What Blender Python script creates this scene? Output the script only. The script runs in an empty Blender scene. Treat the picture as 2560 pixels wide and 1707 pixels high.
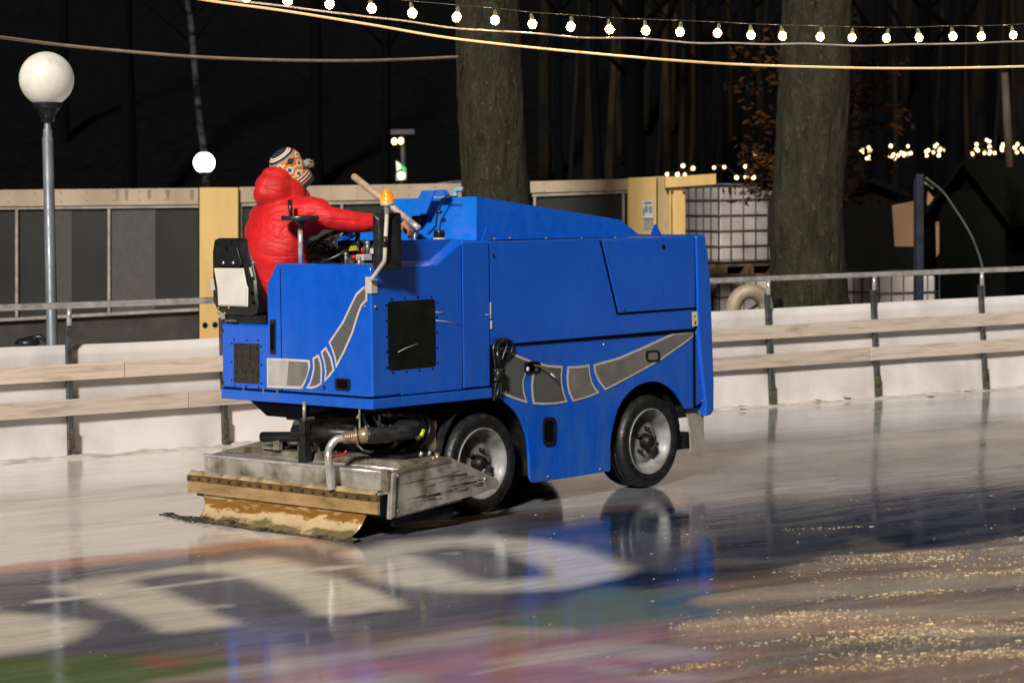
import bpy, bmesh, math, random
import numpy as np
from mathutils import Vector, Matrix, noise
random.seed(7)
R = math.radians
sc = bpy.context.scene
C = sc.collection

# ------------------------------------------------------------------ survey of the place (metres, camera foot = origin)
F, CX, CY, H = 5615.0, 1280.0, 853.5, 1.7
RM = Matrix(((0.999956893, 0.00928506, 0.0), (-0.000545303, 0.0587265893, 0.998273956), (-0.00926903492, 0.998230923, -0.0587291209)))
CAM = Vector((0, 0, H))
def ray(x, y): return RM @ Vector((x - CX, -(y - CY), F))
def onplane(x, y, p, n):
    d = ray(x, y); return CAM + d * ((p - CAM).dot(n) / d.dot(n))
def ground(x, y, z=0.0): return onplane(x, y, Vector((0, 0, z)), Vector((0, 0, 1)))
def depth(x, y, Y): return onplane(x, y, Vector((0, Y, 0)), Vector((0, 1, 0)))
K = 2560 / 2352
def dp(x, y, Y): return depth(x * K, y * K, Y)
def Z(x0, y0, w, W=2352.0): return lambda x, y: (x0 + x * w / W, y0 + y * w / W)
# machine frame: origin on the ice under its rear right corner, X forward, Y to its left, Z up
O = Vector((-0.73821513, 11.81650095, 0)); US = Vector((0.67035196, 0.74204329, 0)); VS = Vector((-0.74204329, 0.67035196, 0))
def toM(p): q = p - O; return Vector((q.dot(US), q.dot(VS), q.z))
def sd(p, Y=0.0): return toM(onplane(p[0], p[1], O + VS * Y, VS))
def rr(p, X=0.0): return toM(onplane(p[0], p[1], O + US * X, US))
MROT = math.atan2(US.y, US.x)

# ------------------------------------------------------------------ materials
def mat(name):
    m = bpy.data.materials.new(name); m.use_nodes = True
    return m, m.node_tree.nodes, m.node_tree.links, m.node_tree.nodes['Principled BSDF']
def ramp(N, L, src, stops):
    r = N.new('ShaderNodeValToRGB'); e = r.color_ramp.elements
    while len(e) < len(stops): e.new(0.5)
    for el, (p, c) in zip(e, stops): el.position = p; el.color = (*c, 1)
    L.new(src, r.inputs[0]); return r.outputs[0]
def noise_tex(N, L, scale, detail=4, stretch=(1, 1, 1), coord='Object', rough=0.55, rot=0, dist=0.0):
    tc = N.new('ShaderNodeTexCoord'); mp = N.new('ShaderNodeMapping'); mp.inputs['Scale'].default_value = stretch
    if rot:
        m0 = N.new('ShaderNodeMapping'); m0.inputs['Rotation'].default_value = (0, 0, rot); L.new(tc.outputs[coord], m0.inputs[0]); L.new(m0.outputs[0], mp.inputs[0])
    else: L.new(tc.outputs[coord], mp.inputs[0])
    n = N.new('ShaderNodeTexNoise')
    n.inputs['Scale'].default_value = scale; n.inputs['Detail'].default_value = detail; n.inputs['Roughness'].default_value = rough
    n.inputs['Distortion'].default_value = dist
    L.new(mp.outputs[0], n.inputs['Vector']); return n.outputs['Fac']
def bump(N, L, b, src, strength, dist=0.01, prev=None):
    bm = N.new('ShaderNodeBump'); bm.inputs['Strength'].default_value = strength; bm.inputs['Distance'].default_value = dist
    L.new(src, bm.inputs['Height'])
    if prev is not None: L.new(prev, bm.inputs['Normal'])
    L.new(bm.outputs[0], b.inputs['Normal']); return bm.outputs[0]
def simple(name, col, rough=0.5, metal=0.0, var=0.25, scale=8, bmp=0.0, bscale=60, coat=0, stretch=(1, 1, 1), rvar=0.1, col2=None, lo=.35, hi=.65, spec=.5, detail=5):
    m, N, L, b = mat(name)
    n = noise_tex(N, L, scale, detail, stretch)
    c2 = col2 or tuple(max(0, c * (1 - var)) for c in col); c1 = tuple(min(1, c * (1 + var * .4)) for c in col) if col2 is None else col
    L.new(ramp(N, L, n, [(lo, c2), (hi, c1)]), b.inputs['Base Color'])
    b.inputs['Metallic'].default_value = metal; b.inputs['Specular IOR Level'].default_value = spec
    if coat: b.inputs['Coat Weight'].default_value = coat; b.inputs['Coat Roughness'].default_value = .12
    n2 = noise_tex(N, L, scale * 3.1, 4, stretch)
    r0, r1 = max(.02, rough - rvar), min(1, rough + rvar)
    L.new(ramp(N, L, n2, [(.3, (r0,) * 3), (.7, (r1,) * 3)]), b.inputs['Roughness'])
    if bmp: bump(N, L, b, noise_tex(N, L, bscale, 3, stretch), bmp, .004)
    return m
def emis(name, col, s, nosample=False):
    m, N, L, b = mat(name)
    b.inputs['Base Color'].default_value = (*[min(1, c) * .8 for c in col], 1)
    b.inputs['Emission Color'].default_value = (*col, 1); b.inputs['Emission Strength'].default_value = s
    if nosample: m.cycles.emission_sampling = 'NONE'
    return m

def blue_paint(name, col):
    m, N, L, b = mat(name)
    big = noise_tex(N, L, 2.0, 5, (1, 1, .8)); fine = noise_tex(N, L, 20, 4, (1, 1, .7))
    mx = N.new('ShaderNodeMix'); mx.data_type = 'FLOAT'; mx.inputs[0].default_value = .35
    L.new(big, mx.inputs[2]); L.new(fine, mx.inputs[3])
    base = ramp(N, L, mx.outputs[0], [(.36, tuple(c * .86 for c in col)), (.52, col), (.68, tuple(min(1, c * 1.08 + .003) for c in col))])
    # pale scuffs and chips
    sc1 = noise_tex(N, L, 9, 8, (1, 1, 1), rough=.75); chip = ramp(N, L, sc1, [(.715, (0, 0, 0)), (.75, (1, 1, 1))])
    m2 = N.new('ShaderNodeMix'); m2.data_type = 'RGBA'; L.new(chip, m2.inputs[0]); L.new(base, m2.inputs[6]); m2.inputs[7].default_value = (.05, .2, .6, 1)
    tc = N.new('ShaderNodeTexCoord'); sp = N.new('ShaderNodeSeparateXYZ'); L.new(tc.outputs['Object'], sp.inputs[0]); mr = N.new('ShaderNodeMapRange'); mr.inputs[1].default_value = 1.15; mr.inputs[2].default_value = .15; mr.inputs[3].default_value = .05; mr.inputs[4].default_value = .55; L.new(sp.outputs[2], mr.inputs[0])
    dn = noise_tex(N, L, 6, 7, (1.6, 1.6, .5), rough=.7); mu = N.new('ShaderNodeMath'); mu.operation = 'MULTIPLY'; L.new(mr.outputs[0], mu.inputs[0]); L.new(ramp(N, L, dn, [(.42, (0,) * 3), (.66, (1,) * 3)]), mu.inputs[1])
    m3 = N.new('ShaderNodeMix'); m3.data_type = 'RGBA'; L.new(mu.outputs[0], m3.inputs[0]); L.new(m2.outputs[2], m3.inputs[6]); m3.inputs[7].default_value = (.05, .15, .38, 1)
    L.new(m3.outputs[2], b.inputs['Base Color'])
    L.new(ramp(N, L, fine, [(.3, (.26,) * 3), (.7, (.42,) * 3)]), b.inputs['Roughness'])
    b.inputs['Coat Weight'].default_value = .8; b.inputs['Coat Roughness'].default_value = .11
    b.inputs['Specular IOR Level'].default_value = .35
    bump(N, L, b, noise_tex(N, L, 3.0, 2), .06, .02)
    return m
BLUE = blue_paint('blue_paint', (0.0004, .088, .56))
BLUE_LIT = blue_paint('blue_paint_lit', (0.004, .15, .66))  # brighter copy of the blue: light on rear-facing hopper faces put into colour
BLACK = simple('black_plastic', (.010, .012, .013), .35, var=.4, bmp=.1)
DARK = simple('dark_machinery', (.018, .02, .02), .45, .3, var=.6, scale=14, bmp=.3)
MESHB = simple('black_mesh', (.004, .005, .004), .3, var=.8, scale=6, col2=(.011, .012, .010), spec=.25)
SEAM = simple('dark_seam', (.002, .003, .006), .8, spec=.05)
STEEL = simple('worn_steel', (.46, .44, .40), .26, .35, scale=7, col2=(.13, .10, .06), bmp=.2, bscale=40, rvar=.14, lo=.3, hi=.6)
STEEL_D = simple('dirty_steel', (.24, .205, .15), .4, .3, scale=11, col2=(.07, .05, .03), bmp=.4, bscale=30, rvar=.16, lo=.3, hi=.65)
CHROME = simple('polished_steel', (.58, .56, .54), .2, .5, var=.35, scale=12, rvar=.06, coat=1)
BRASS = simple('brass_fitting', (.36, .27, .16), .3, .5, var=.4, scale=20)
RUBBER = simple('tyre_rubber', (.012, .013, .014), .42, var=.5, scale=16, bmp=.25, bscale=50, rvar=.18)
RIM = simple('grey_rim', (.30, .31, .31), .5, .1, scale=9, col2=(.13, .13, .12), bmp=.1)
BEIGE = simple('beige_reflective_tape', (.52, .47, .42), .45, var=.15, scale=6)
GREY = simple('grey_reflective_film', (.10, .105, .105), .5, var=.25, scale=160, col2=(.07, .075, .078))
GREY_L = simple('pale_grey_film', (.20, .185, .17), .5, scale=5, col2=(.13, .125, .12))
SILV = simple('silver_film', (.42, .40, .36), .5, scale=9, col2=(.32, .31, .29))
WHITE = simple('white_panel', (.62, .60, .55), .4, var=.12, scale=5)
CREAM = simple('cream_metal', (.55, .50, .44), .4, .1, var=.15, scale=12)
YEL = simple('yellow_sticker', (.75, .6, .02), .4, var=.05)
LIME = simple('lime_tape', (.5, .75, .02), .5, var=.3)
REDP = simple('red_lever', (.5, .01, .015), .35, var=.2)
ORNG = None
def brown_mat(name, c1, c2, rough):
    m, N, L, b = mat(name)
    n = noise_tex(N, L, 9, 6, (1, .5, 2.0), rough=.65, dist=.5)
    src = n
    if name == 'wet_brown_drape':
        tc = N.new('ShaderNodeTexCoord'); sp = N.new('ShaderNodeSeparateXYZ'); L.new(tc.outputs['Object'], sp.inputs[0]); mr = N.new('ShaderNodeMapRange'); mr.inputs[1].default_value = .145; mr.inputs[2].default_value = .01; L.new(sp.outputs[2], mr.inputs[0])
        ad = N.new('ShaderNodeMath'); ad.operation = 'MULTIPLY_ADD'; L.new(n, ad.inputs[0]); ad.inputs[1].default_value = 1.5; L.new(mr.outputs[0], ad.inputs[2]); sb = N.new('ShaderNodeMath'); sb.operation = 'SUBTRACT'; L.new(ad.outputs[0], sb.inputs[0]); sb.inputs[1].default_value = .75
        L.new(ramp(N, L, sb.outputs[0], [(.05, (.38, .27, .13)), (.2, (.20, .085, .015)), (.42, (.24, .11, .025)), (.52, (.52, .38, .21)), (.75, (.50, .38, .22)), (.9, (.15, .125, .06))]), b.inputs['Base Color'])  # cream mid band paints the wet highlight streaks into the mat colour
    else: L.new(ramp(N, L, n, [(.28, c2), (.45, c1), (.6, tuple(c * 1.3 for c in c1)), (.78, (.42, .32, .18))]), b.inputs['Base Color'])
    b.inputs['Roughness'].default_value = rough; b.inputs['Coat Weight'].default_value = .6; b.inputs['Coat Roughness'].default_value = .08
    bump(N, L, b, noise_tex(N, L, 30, 4, (1, 1, .6)), .6, .01); return m
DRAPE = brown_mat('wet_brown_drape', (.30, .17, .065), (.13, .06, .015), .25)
BARB = brown_mat('brown_rubber_bar', (.27, .17, .07), (.12, .07, .022), .38)
BARD = simple('dark_brown_strip', (.17, .08, .02), .3, scale=12, col2=(.07, .035, .01), coat=.3)
def fabric(name, col, dark):
    m, N, L, b = mat(name)
    n = noise_tex(N, L, 5, 4, (1, 1, 2)); L.new(ramp(N, L, n, [(.3, dark), (.6, col)]), b.inputs['Base Color'])
    b.inputs['Roughness'].default_value = .62; b.inputs['Sheen Weight'].default_value = .05
    w = noise_tex(N, L, 4.2, 2, (1, 1, 2.4), dist=.9); sb = N.new('ShaderNodeMath'); sb.operation = 'SUBTRACT'; L.new(w, sb.inputs[0]); sb.inputs[1].default_value = .5
    ab = N.new('ShaderNodeMath'); ab.operation = 'ABSOLUTE'; L.new(sb.outputs[0], ab.inputs[0]); pw = N.new('ShaderNodeMath'); pw.operation = 'POWER'; L.new(ab.outputs[0], pw.inputs[0]); pw.inputs[1].default_value = .6
    p = bump(N, L, b, pw.outputs[0], .34, .04); w2 = noise_tex(N, L, 9, 3, (1, 1, 1.6), dist=.6); p = bump(N, L, b, w2, .22, .03, p)
    bump(N, L, b, noise_tex(N, L, 350, 2), .12, .002, p); return m
RED = fabric('red_jacket_cloth', (.56, .0025, .004), (.42, .0015, .003))
TROU = simple('dark_trousers_cloth', (.012, .014, .02), .8)
SKIN = simple('skin', (.36, .17, .10), .5, var=.2, scale=30, bmp=.2, bscale=90)
NAVY = simple('navy_knit', (.008, .018, .035), .9, var=.3, bmp=.8, bscale=260)
ORANGE = simple('orange_knit', (.62, .20, .02), .9, var=.2, bmp=.8, bscale=260)
KWHITE = simple('white_knit', (.72, .62, .52), .9, var=.1, bmp=.8, bscale=260)
KBLUE = simple('pale_blue_knit', (.12, .24, .30), .9, var=.1, bmp=.8, bscale=260)
FURM = simple('grey_fur', (.42, .36, .30), .95, scale=60, col2=(.05, .045, .04))
HAIR = simple('black_hair', (.006, .006, .006), .6)

def wood(name, c1, c2, sx):
    m, N, L, b = mat(name)
    n = noise_tex(N, L, 3, 8, sx, rough=.6, dist=.8); k = noise_tex(N, L, 1.7, 2)
    base = ramp(N, L, n, [(.3, c2), (.5, c1), (.7, tuple(min(1, c * 1.15) for c in c1))])
    kn = ramp(N, L, k, [(.70, (1, 1, 1)), (.76, (.55, .42, .32))])
    mx = N.new('ShaderNodeMix'); mx.data_type = 'RGBA'; mx.blend_type = 'MULTIPLY'; mx.inputs[0].default_value = 1
    L.new(base, mx.inputs[6]); L.new(kn, mx.inputs[7]); oi = N.new('ShaderNodeObjectInfo'); tn = ramp(N, L, oi.outputs['Random'], [(0, (.80, .77, .76)), (.5, (.97, .95, .93)), (1, (1.08, 1.0, .92))])
    my = N.new('ShaderNodeMix'); my.data_type = 'RGBA'; my.blend_type = 'MULTIPLY'; my.inputs[0].default_value = 1; L.new(mx.outputs[2], my.inputs[6]); L.new(tn, my.inputs[7]); L.new(my.outputs[2], b.inputs['Base Color'])
    b.inputs['Roughness'].default_value = .7; bump(N, L, b, n, .25, .005); return m
PLANK = wood('pale_plank_wood', (.55, .475, .405), (.36, .29, .23), (.6, 1, 9))
HANDLEW = simple('handle_wood', (.42, .30, .20), .5, var=.25, scale=6, stretch=(6, 6, 1))
DKWOOD = simple('dark_hut_wood', (.010, .013, .015), .8, scale=3, col2=(.005, .007, .008), stretch=(1, 1, 8))
def banner_mat():
    m, N, L, b = mat('white_vinyl_banner')
    n = noise_tex(N, L, 1.6, 6, (1, 1, 1.2), dist=.4)
    L.new(ramp(N, L, n, [(.3, (.52, .48, .47)), (.5, (.65, .61, .60)), (.75, (.72, .68, .67))]), b.inputs['Base Color'])
    b.inputs['Roughness'].default_value = .42
    p = bump(N, L, b, noise_tex(N, L, 2.4, 3, (1, 1, .6), dist=1.0), .18, .05)
    bump(N, L, b, noise_tex(N, L, 9, 3, (1, 1, .3)), .15, .01, p); return m
BANNER = banner_mat()
GALV = simple('galvanised_post', (.115, .125, .135), .5, .6, scale=14, col2=(.05, .055, .055), bmp=.15)
LAMPPOST = simple('lamp_post_paint', (.20, .22, .25), .45, .3, scale=6, col2=(.13, .145, .165), bmp=.15)
GOO = simple('weathered_post_foot', (.10, .085, .05), .8, scale=30, col2=(.015, .014, .01), bmp=.5)
SNOW = simple('packed_snow', (.62, .58, .54), .6, scale=9, col2=(.38, .33, .29), bmp=.7, bscale=25)
YPANEL = simple('pale_yellow_panel', (.52, .345, .115), .6, scale=2.5, col2=(.42, .27, .085), stretch=(2, 2, .4), var=.2)
HEADR = simple('beige_fascia', (.36, .275, .19), .6, scale=2.2, col2=(.25, .19, .13), stretch=(1, 1, .5))
FRAME = simple('window_frame_grey', (.25, .22, .19), .5, .2, var=.3)
def glass_mat():
    m, N, L, b = mat('dark_window_pane')
    n = noise_tex(N, L, 1.2, 5, (1, 1, .5)); L.new(ramp(N, L, n, [(.35, (.013, .014, .012)), (.7, (.024, .025, .021))]), b.inputs['Base Color'])
    b.inputs['Roughness'].default_value = .35; b.inputs['Specular IOR Level'].default_value = .3; return m
PANE = glass_mat()
def bark(name, c1, c2, moss=(.012, .028, .006), mh=1.3, hi=False):
    m, N, L, b = mat(name)
    n = noise_tex(N, L, 11, 8, (1, 1, .28), rough=.7, dist=.6); v = noise_tex(N, L, 34, 3, (1, 1, .35), dist=1.5)
    base = ramp(N, L, n, [(.3, c2), (.55, c1), (.74, tuple(c * 1.35 for c in c1))])
    fl = ramp(N, L, v, [(.60, (0, 0, 0)), (.70, (1, 1, 1))])
    mx = N.new('ShaderNodeMix'); mx.data_type = 'RGBA'; L.new(fl, mx.inputs[0]); L.new(base, mx.inputs[6]); mx.inputs[7].default_value = (*[c * 2.2 for c in c1], 1)
    # green moss, thick near the ground
    tc = N.new('ShaderNodeTexCoord'); sp = N.new('ShaderNodeSeparateXYZ'); L.new(tc.outputs['Object'], sp.inputs[0])
    mr = N.new('ShaderNodeMapRange'); mr.inputs[1].default_value = .5; mr.inputs[2].default_value = mh; mr.inputs[3].default_value = .95; mr.inputs[4].default_value = .10
    L.new(sp.outputs[2], mr.inputs[0]); mn = noise_tex(N, L, 6, 5)
    mu = N.new('ShaderNodeMath'); mu.operation = 'MULTIPLY'; L.new(mr.outputs[0], mu.inputs[0]); L.new(ramp(N, L, mn, [(.35, (0,) * 3), (.6, (1,) * 3)]), mu.inputs[1])
    m2 = N.new('ShaderNodeMix'); m2.data_type = 'RGBA'; L.new(mu.outputs[0], m2.inputs[0]); L.new(mx.outputs[2], m2.inputs[6]); m2.inputs[7].default_value = (*moss, 1)
    L.new(m2.outputs[2], b.inputs['Base Color']); b.inputs['Roughness'].default_value = .95; b.inputs['Specular IOR Level'].default_value = .15
    p = bump(N, L, b, n, 1.0, .09); bump(N, L, b, v, .7, .03, p); return m
BARK = bark('mossy_bark', (.048, .042, .028), (.013, .013, .007))
FBARK = simple('far_bark', (.010, .0072, .0045), .95, scale=4, col2=(.002, .002, .002), stretch=(1, 1, .25), spec=.1)
FBARK2 = simple('far_pale_bark', (.026, .016, .007), .95, scale=4, col2=(.005, .0035, .002), stretch=(1, 1, .25), spec=.1)
FBLACK = simple('far_black_bark', (.0009, .0012, .0018), .95, spec=.05)
BIRCH = simple('birch_bark', (.035, .035, .035), .9, scale=5, col2=(.003, .003, .004), stretch=(1, 1, 2), lo=.4, hi=.6, spec=.1)
LEAFB = simple('brown_oak_leaf', (.055, .021, .006), .8, scale=3, col2=(.022, .010, .004), spec=.1)
TANKW = simple('white_tank_plastic', (.47, .42, .40), .5, scale=3, col2=(.36, .31, .29), var=.15)
CAGE = simple('grey_cage_tube', (.09, .095, .095), .5, .4)
PALLET = simple('pallet_wood', (.12, .07, .035), .8, scale=8, col2=(.03, .02, .012))
PIPEC = simple('cream_plastic_pipe', (.15, .125, .09), .5, scale=5, col2=(.34, .28, .19))
GLOBE_DIM = None

# ------------------------------------------------------------------ mesh builder
class MB:
    def __init__(s): s.v = []; s.f = []; s.m = []; s.sm = []
    def add(s, vs, fs, mi=0, smooth=False):
        o = len(s.v); s.v += [tuple(v) for v in vs]
        for f in fs: s.f.append([o + i for i in f]); s.m.append(mi); s.sm.append(smooth)
        return s
    def box(s, a, b, mi=0):
        x0, y0, z0 = a; x1, y1, z1 = b
        return s.add([(x0, y0, z0), (x1, y0, z0), (x1, y1, z0), (x0, y1, z0), (x0, y0, z1), (x1, y0, z1), (x1, y1, z1), (x0, y1, z1)],
                     [(0, 3, 2, 1), (4, 5, 6, 7), (0, 1, 5, 4), (1, 2, 6, 5), (2, 3, 7, 6), (3, 0, 4, 7)], mi)
    def prism(s, pts, off, mi=0, smooth=False):      # polygon pts swept by vector off
        n = len(pts); off = Vector(off); P = [Vector(p) for p in pts]
        return s.add([*P, *[p + off for p in P]], [tuple(range(n - 1, -1, -1)), tuple(range(n, 2 * n))] + [(i, (i + 1) % n, n + (i + 1) % n, n + i) for i in range(n)], mi, smooth)
    def tube(s, pts, r, seg=10, mi=0, cap=True, smooth=True, ry=None):
        P = [Vector(p) for p in pts]; n = len(P); rs = r if isinstance(r, (list, tuple)) else [r] * n
        vs = []; up = None
        for i, p in enumerate(P):
            t = (P[min(i + 1, n - 1)] - P[max(i - 1, 0)]).normalized()
            if up is None:
                up = Vector((0, 0, 1)) if abs(t.z) < .9 else Vector((1, 0, 0))
            a = t.cross(up).normalized(); b = a.cross(t).normalized(); up = b
            rx = rs[i]; r2 = rx
            if isinstance(rx, (list, tuple)): rx, r2 = rx
            for k in range(seg):
                an = 2 * math.pi * k / seg; vs.append(p + a * math.cos(an) * rx + b * math.sin(an) * r2)
        fs = [(i * seg + k, i * seg + (k + 1) % seg, (i + 1) * seg + (k + 1) % seg, (i + 1) * seg + k) for i in range(n - 1) for k in range(seg)]
        if cap: fs += [tuple(range(seg - 1, -1, -1)), tuple((n - 1) * seg + k for k in range(seg))]
        return s.add(vs, fs, mi, smooth)
    def cyl(s, a, b, r, seg=16, mi=0): return s.tube([a, b], r, seg, mi)
    def lathe(s, prof, c, ax=(0, 0, 1), seg=32, mi=0, smooth=True, ref=None):   # prof [(r,h)]
        c = Vector(c); ax = Vector(ax).normalized(); a = ax.orthogonal().normalized() if ref is None else Vector(ref); b = ax.cross(a)
        vs = [c + ax * h + (a * math.cos(2 * math.pi * k / seg) + b * math.sin(2 * math.pi * k / seg)) * r for r, h in prof for k in range(seg)]
        fs = [(i * seg + k, i * seg + (k + 1) % seg, (i + 1) * seg + (k + 1) % seg, (i + 1) * seg + k) for i in range(len(prof) - 1) for k in range(seg)]
        return s.add(vs, fs, mi, smooth)
    def ball(s, c, r, mi=0, u=16, w=10, rz=None):
        r3 = r if isinstance(r, (list, tuple)) else (r, r, r); c = Vector(c); vs = [c + Vector((0, 0, r3[2]))]
        for j in range(1, w):
            t = math.pi * j / w
            for k in range(u): p = 2 * math.pi * k / u; vs.append(c + Vector((r3[0] * math.sin(t) * math.cos(p), r3[1] * math.sin(t) * math.sin(p), r3[2] * math.cos(t))))
        vs.append(c - Vector((0, 0, r3[2]))); L = len(vs) - 1
        fs = [(0, 1 + k, 1 + (k + 1) % u) for k in range(u)] + [(L, L - u + (k + 1) % u, L - u + k) for k in range(u)]
        fs += [(1 + j * u + k, 1 + (j + 1) * u + k, 1 + (j + 1) * u + (k + 1) % u, 1 + j * u + (k + 1) % u) for j in range(w - 2) for k in range(u)]
        return s.add(vs, fs, mi, True)
    def build(s, name, mats, parent=None, bevel=0, seg=2, loc=None, fix=True):
        me = bpy.data.meshes.new(name); me.from_pydata(s.v, [], s.f)
        for m in (mats if isinstance(mats, (list, tuple)) else [mats]): me.materials.append(m)
        for p, mi, sm in zip(me.polygons, s.m, s.sm): p.material_index = mi; p.use_smooth = sm or bool(bevel)
        if fix:
            bm = bmesh.new(); bm.from_mesh(me); bmesh.ops.recalc_face_normals(bm, faces=bm.faces); bm.to_mesh(me); bm.free()
        o = bpy.data.objects.new(name, me); C.objects.link(o)
        if parent: o.parent = parent
        if loc: o.location = loc
        if bevel:
            b = o.modifiers.new('bevel', 'BEVEL'); b.width = bevel; b.segments = seg; b.limit_method = 'ANGLE'; b.angle_limit = R(35); b.harden_normals = True
        return o
def tag(o, label=None, cat=None, group=None, kind=None):
    for k, v in (('label', label), ('category', cat), ('group', group), ('kind', kind)):
        if v: o[k] = v
    return o
def empty(name, loc=(0, 0, 0), rz=0):
    o = bpy.data.objects.new(name, None); C.objects.link(o); o.location = loc; o.rotation_euler = (0, 0, rz); o.empty_display_size = .2; return o
def inset(pts, d):
    n = len(pts); A = sum(pts[i][0] * pts[(i + 1) % n][1] - pts[(i + 1) % n][0] * pts[i][1] for i in range(n)); s = 1 if A > 0 else -1; out = []
    for i in range(n):
        p0, p1, p2 = Vector(pts[i - 1]), Vector(pts[i]), Vector(pts[(i + 1) % n])
        e1 = (p1 - p0).normalized(); e2 = (p2 - p1).normalized(); n1 = Vector((-e1.y, e1.x)) * s; n2 = Vector((-e2.y, e2.x)) * s
        m = (n1 + n2); k = max(.35, m.length_squared / 2); out.append(p1 + m * (d / (k * 1.0)) * .5 * (2 if k == .35 else 1) if k == .35 else p1 + m * d / (m.length_squared / 2) * 1.0)
    return out
def catmull(pts, n=5):
    P = [Vector(p) for p in pts]; out = []
    for i in range(len(P) - 1):
        a = P[max(i - 1, 0)]; b = P[i]; c = P[i + 1]; d = P[min(i + 2, len(P) - 1)]
        for k in range(n):
            t = k / n; out.append(.5 * ((2 * b) + (c - a) * t + (2 * a - 5 * b + 4 * c - d) * t * t + (3 * b - a - 3 * c + d) * t ** 3))
    return out + [P[-1]]

# ================================================================== THE SETTING
# ---------------- ice: one sheet with the rink's painted logos frozen into it (vertex paint in world metres)
zl, zc, zr = Z(0, 1100, 900), Z(850, 1150, 850), Z(1660, 1000, 900, 1996)
def make_ice():
    xs = np.arange(-5.5, 7.01, .035); ys = np.concatenate([np.arange(6.2, 13, .035), np.arange(13, 24, .07)])
    X, Y = np.meshgrid(xs, ys); nx, ny = len(xs), len(ys)
    # each painted shape is given by outline points surveyed on the ice
    P = np.stack([X, Y, np.full_like(X, -H)], -1) @ np.array(RM)
    px = CX + F * P[..., 0] / P[..., 2]; py = CY - F * P[..., 1] / P[..., 2]
    rng = np.random.default_rng(3)
    def fbm(ax, ay, seed, oct=4):
        r = np.random.default_rng(seed); out = np.zeros_like(X); amp = 1
        for o in range(oct):
            g = r.random((64, 64)); u = (X * ax * 2 ** o) % 64; w = (Y * ay * 2 ** o) % 64
            i = u.astype(int); j = w.astype(int); fu = u - i; fw = w - j; fu = fu * fu * (3 - 2 * fu); fw = fw * fw * (3 - 2 * fw)
            i1 = (i + 1) % 64; j1 = (j + 1) % 64
            out += amp * ((g[i, j] * (1 - fu) + g[i1, j] * fu) * (1 - fw) + (g[i, j1] * (1 - fu) + g[i1, j1] * fu) * fw); amp *= .5
        return out / (2 - 2 ** (1 - oct))
    g0, g1 = ground(1100, 1310), ground(2300, 1215); sdx = (g1 - g0).normalized()
    def streak(al, ac, seed, oct=4):
        nonlocal X, Y
        X0, Y0 = X, Y; X = X0 * sdx.x + Y0 * sdx.y + 50; Y = -X0 * sdx.y + Y0 * sdx.x + 50 + .25 * np.sin(X * .9); r_ = fbm(al, ac, seed, oct); X, Y = X0, Y0; return r_
    n1 = fbm(1.1, .7, 1); n2 = fbm(6, 3, 2)
    jx = px + (n2 - .5) * 40; jy = py + (fbm(5, 4, 5) - .5) * 12
    col = np.empty(X.shape + (3,))
    def mixc(mask, c, v=0.0):
        c = np.array(c); global_c = c * (1 + v * (n1[..., None] - .5)); m = mask[..., None]; col[:] = col * (1 - m) + global_c * m
    def poly(pts, soft):      # 0..1 mask, 1 inside, soft edge measured in survey units
        pts = np.array(pts, float); inside = np.zeros(X.shape, bool); dist = np.full(X.shape, 1e9); n = len(pts)
        for a in range(n):
            x0, y0 = pts[a]; x1, y1 = pts[(a + 1) % n]
            c = ((y0 > jy) != (y1 > jy)); xi = (x1 - x0) * (jy - y0) / ((y1 - y0) or 1e-9) + x0; inside ^= c & (jx < xi)
            ex, ey = x1 - x0, (y1 - y0) * 3.2; qx, qy = jx - x0, (jy - y0) * 3.2
            t = np.clip((qx * ex + qy * ey) / (ex * ex + ey * ey + 1e-9), 0, 1); dist = np.minimum(dist, np.hypot(qx - t * ex, qy - t * ey))
        s = np.where(inside, dist, -dist); return np.clip(s / soft + .5, 0, 1)
    def curve(pts): return [tuple(p) for p in catmull([(*p, 0) for p in list(pts) + [pts[0]]], 4)][:-1]
    def PL(pts, soft, smooth=True):
        q = [(p[0], p[1]) for p in (curve(pts) if smooth else pts)]; return poly(q, soft)
    pale = (.72, .675, .60)
    col[:] = np.array(pale)
    col *= (1 + .16 * (n1[..., None] - .5))
    # right half: the ice is greyer toward the middle of the rink
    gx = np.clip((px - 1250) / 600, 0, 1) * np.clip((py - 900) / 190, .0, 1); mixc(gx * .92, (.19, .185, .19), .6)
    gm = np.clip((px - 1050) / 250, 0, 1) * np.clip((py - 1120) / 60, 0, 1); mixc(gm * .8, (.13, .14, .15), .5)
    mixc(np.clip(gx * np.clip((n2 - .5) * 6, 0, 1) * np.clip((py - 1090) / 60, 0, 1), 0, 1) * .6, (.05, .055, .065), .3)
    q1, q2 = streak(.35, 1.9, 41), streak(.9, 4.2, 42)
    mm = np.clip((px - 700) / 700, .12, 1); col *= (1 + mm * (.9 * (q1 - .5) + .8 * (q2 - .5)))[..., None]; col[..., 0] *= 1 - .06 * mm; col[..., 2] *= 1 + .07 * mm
    # painted field beyond the red line
    ly = np.interp(jx, [-600, 0, 470, 780, 1100, 1700, 2200, 2560, 3200], [1560, 1432, 1384, 1352, 1310, 1262, 1232, 1212, 1180])
    field = np.clip((jy - ly) / 10 + .5, 0, 1); mixc(field, (.155, .15, .185), .4)
    mixc(field * np.clip((px - 1150) / 400, 0, 1), (.009, .021, .055), .5)
    red = np.clip(1 - np.abs(jy - (ly - 6)) / 15, 0, 1) * np.where(px < 800, 1, np.clip(1 - (px - 800) / 260, .45, 1)); red = np.clip(red * 1.9, 0, 1) * .85
    red = red * np.clip(1.25 - (px - 1200) / 900, .5, 1); fr_ = np.clip((px - 950) / 350, 0, 1); mixc(red * (1 - fr_), (.46, .19, .12), .2); mixc(red * fr_, (.085, .028, .03), .2)
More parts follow.
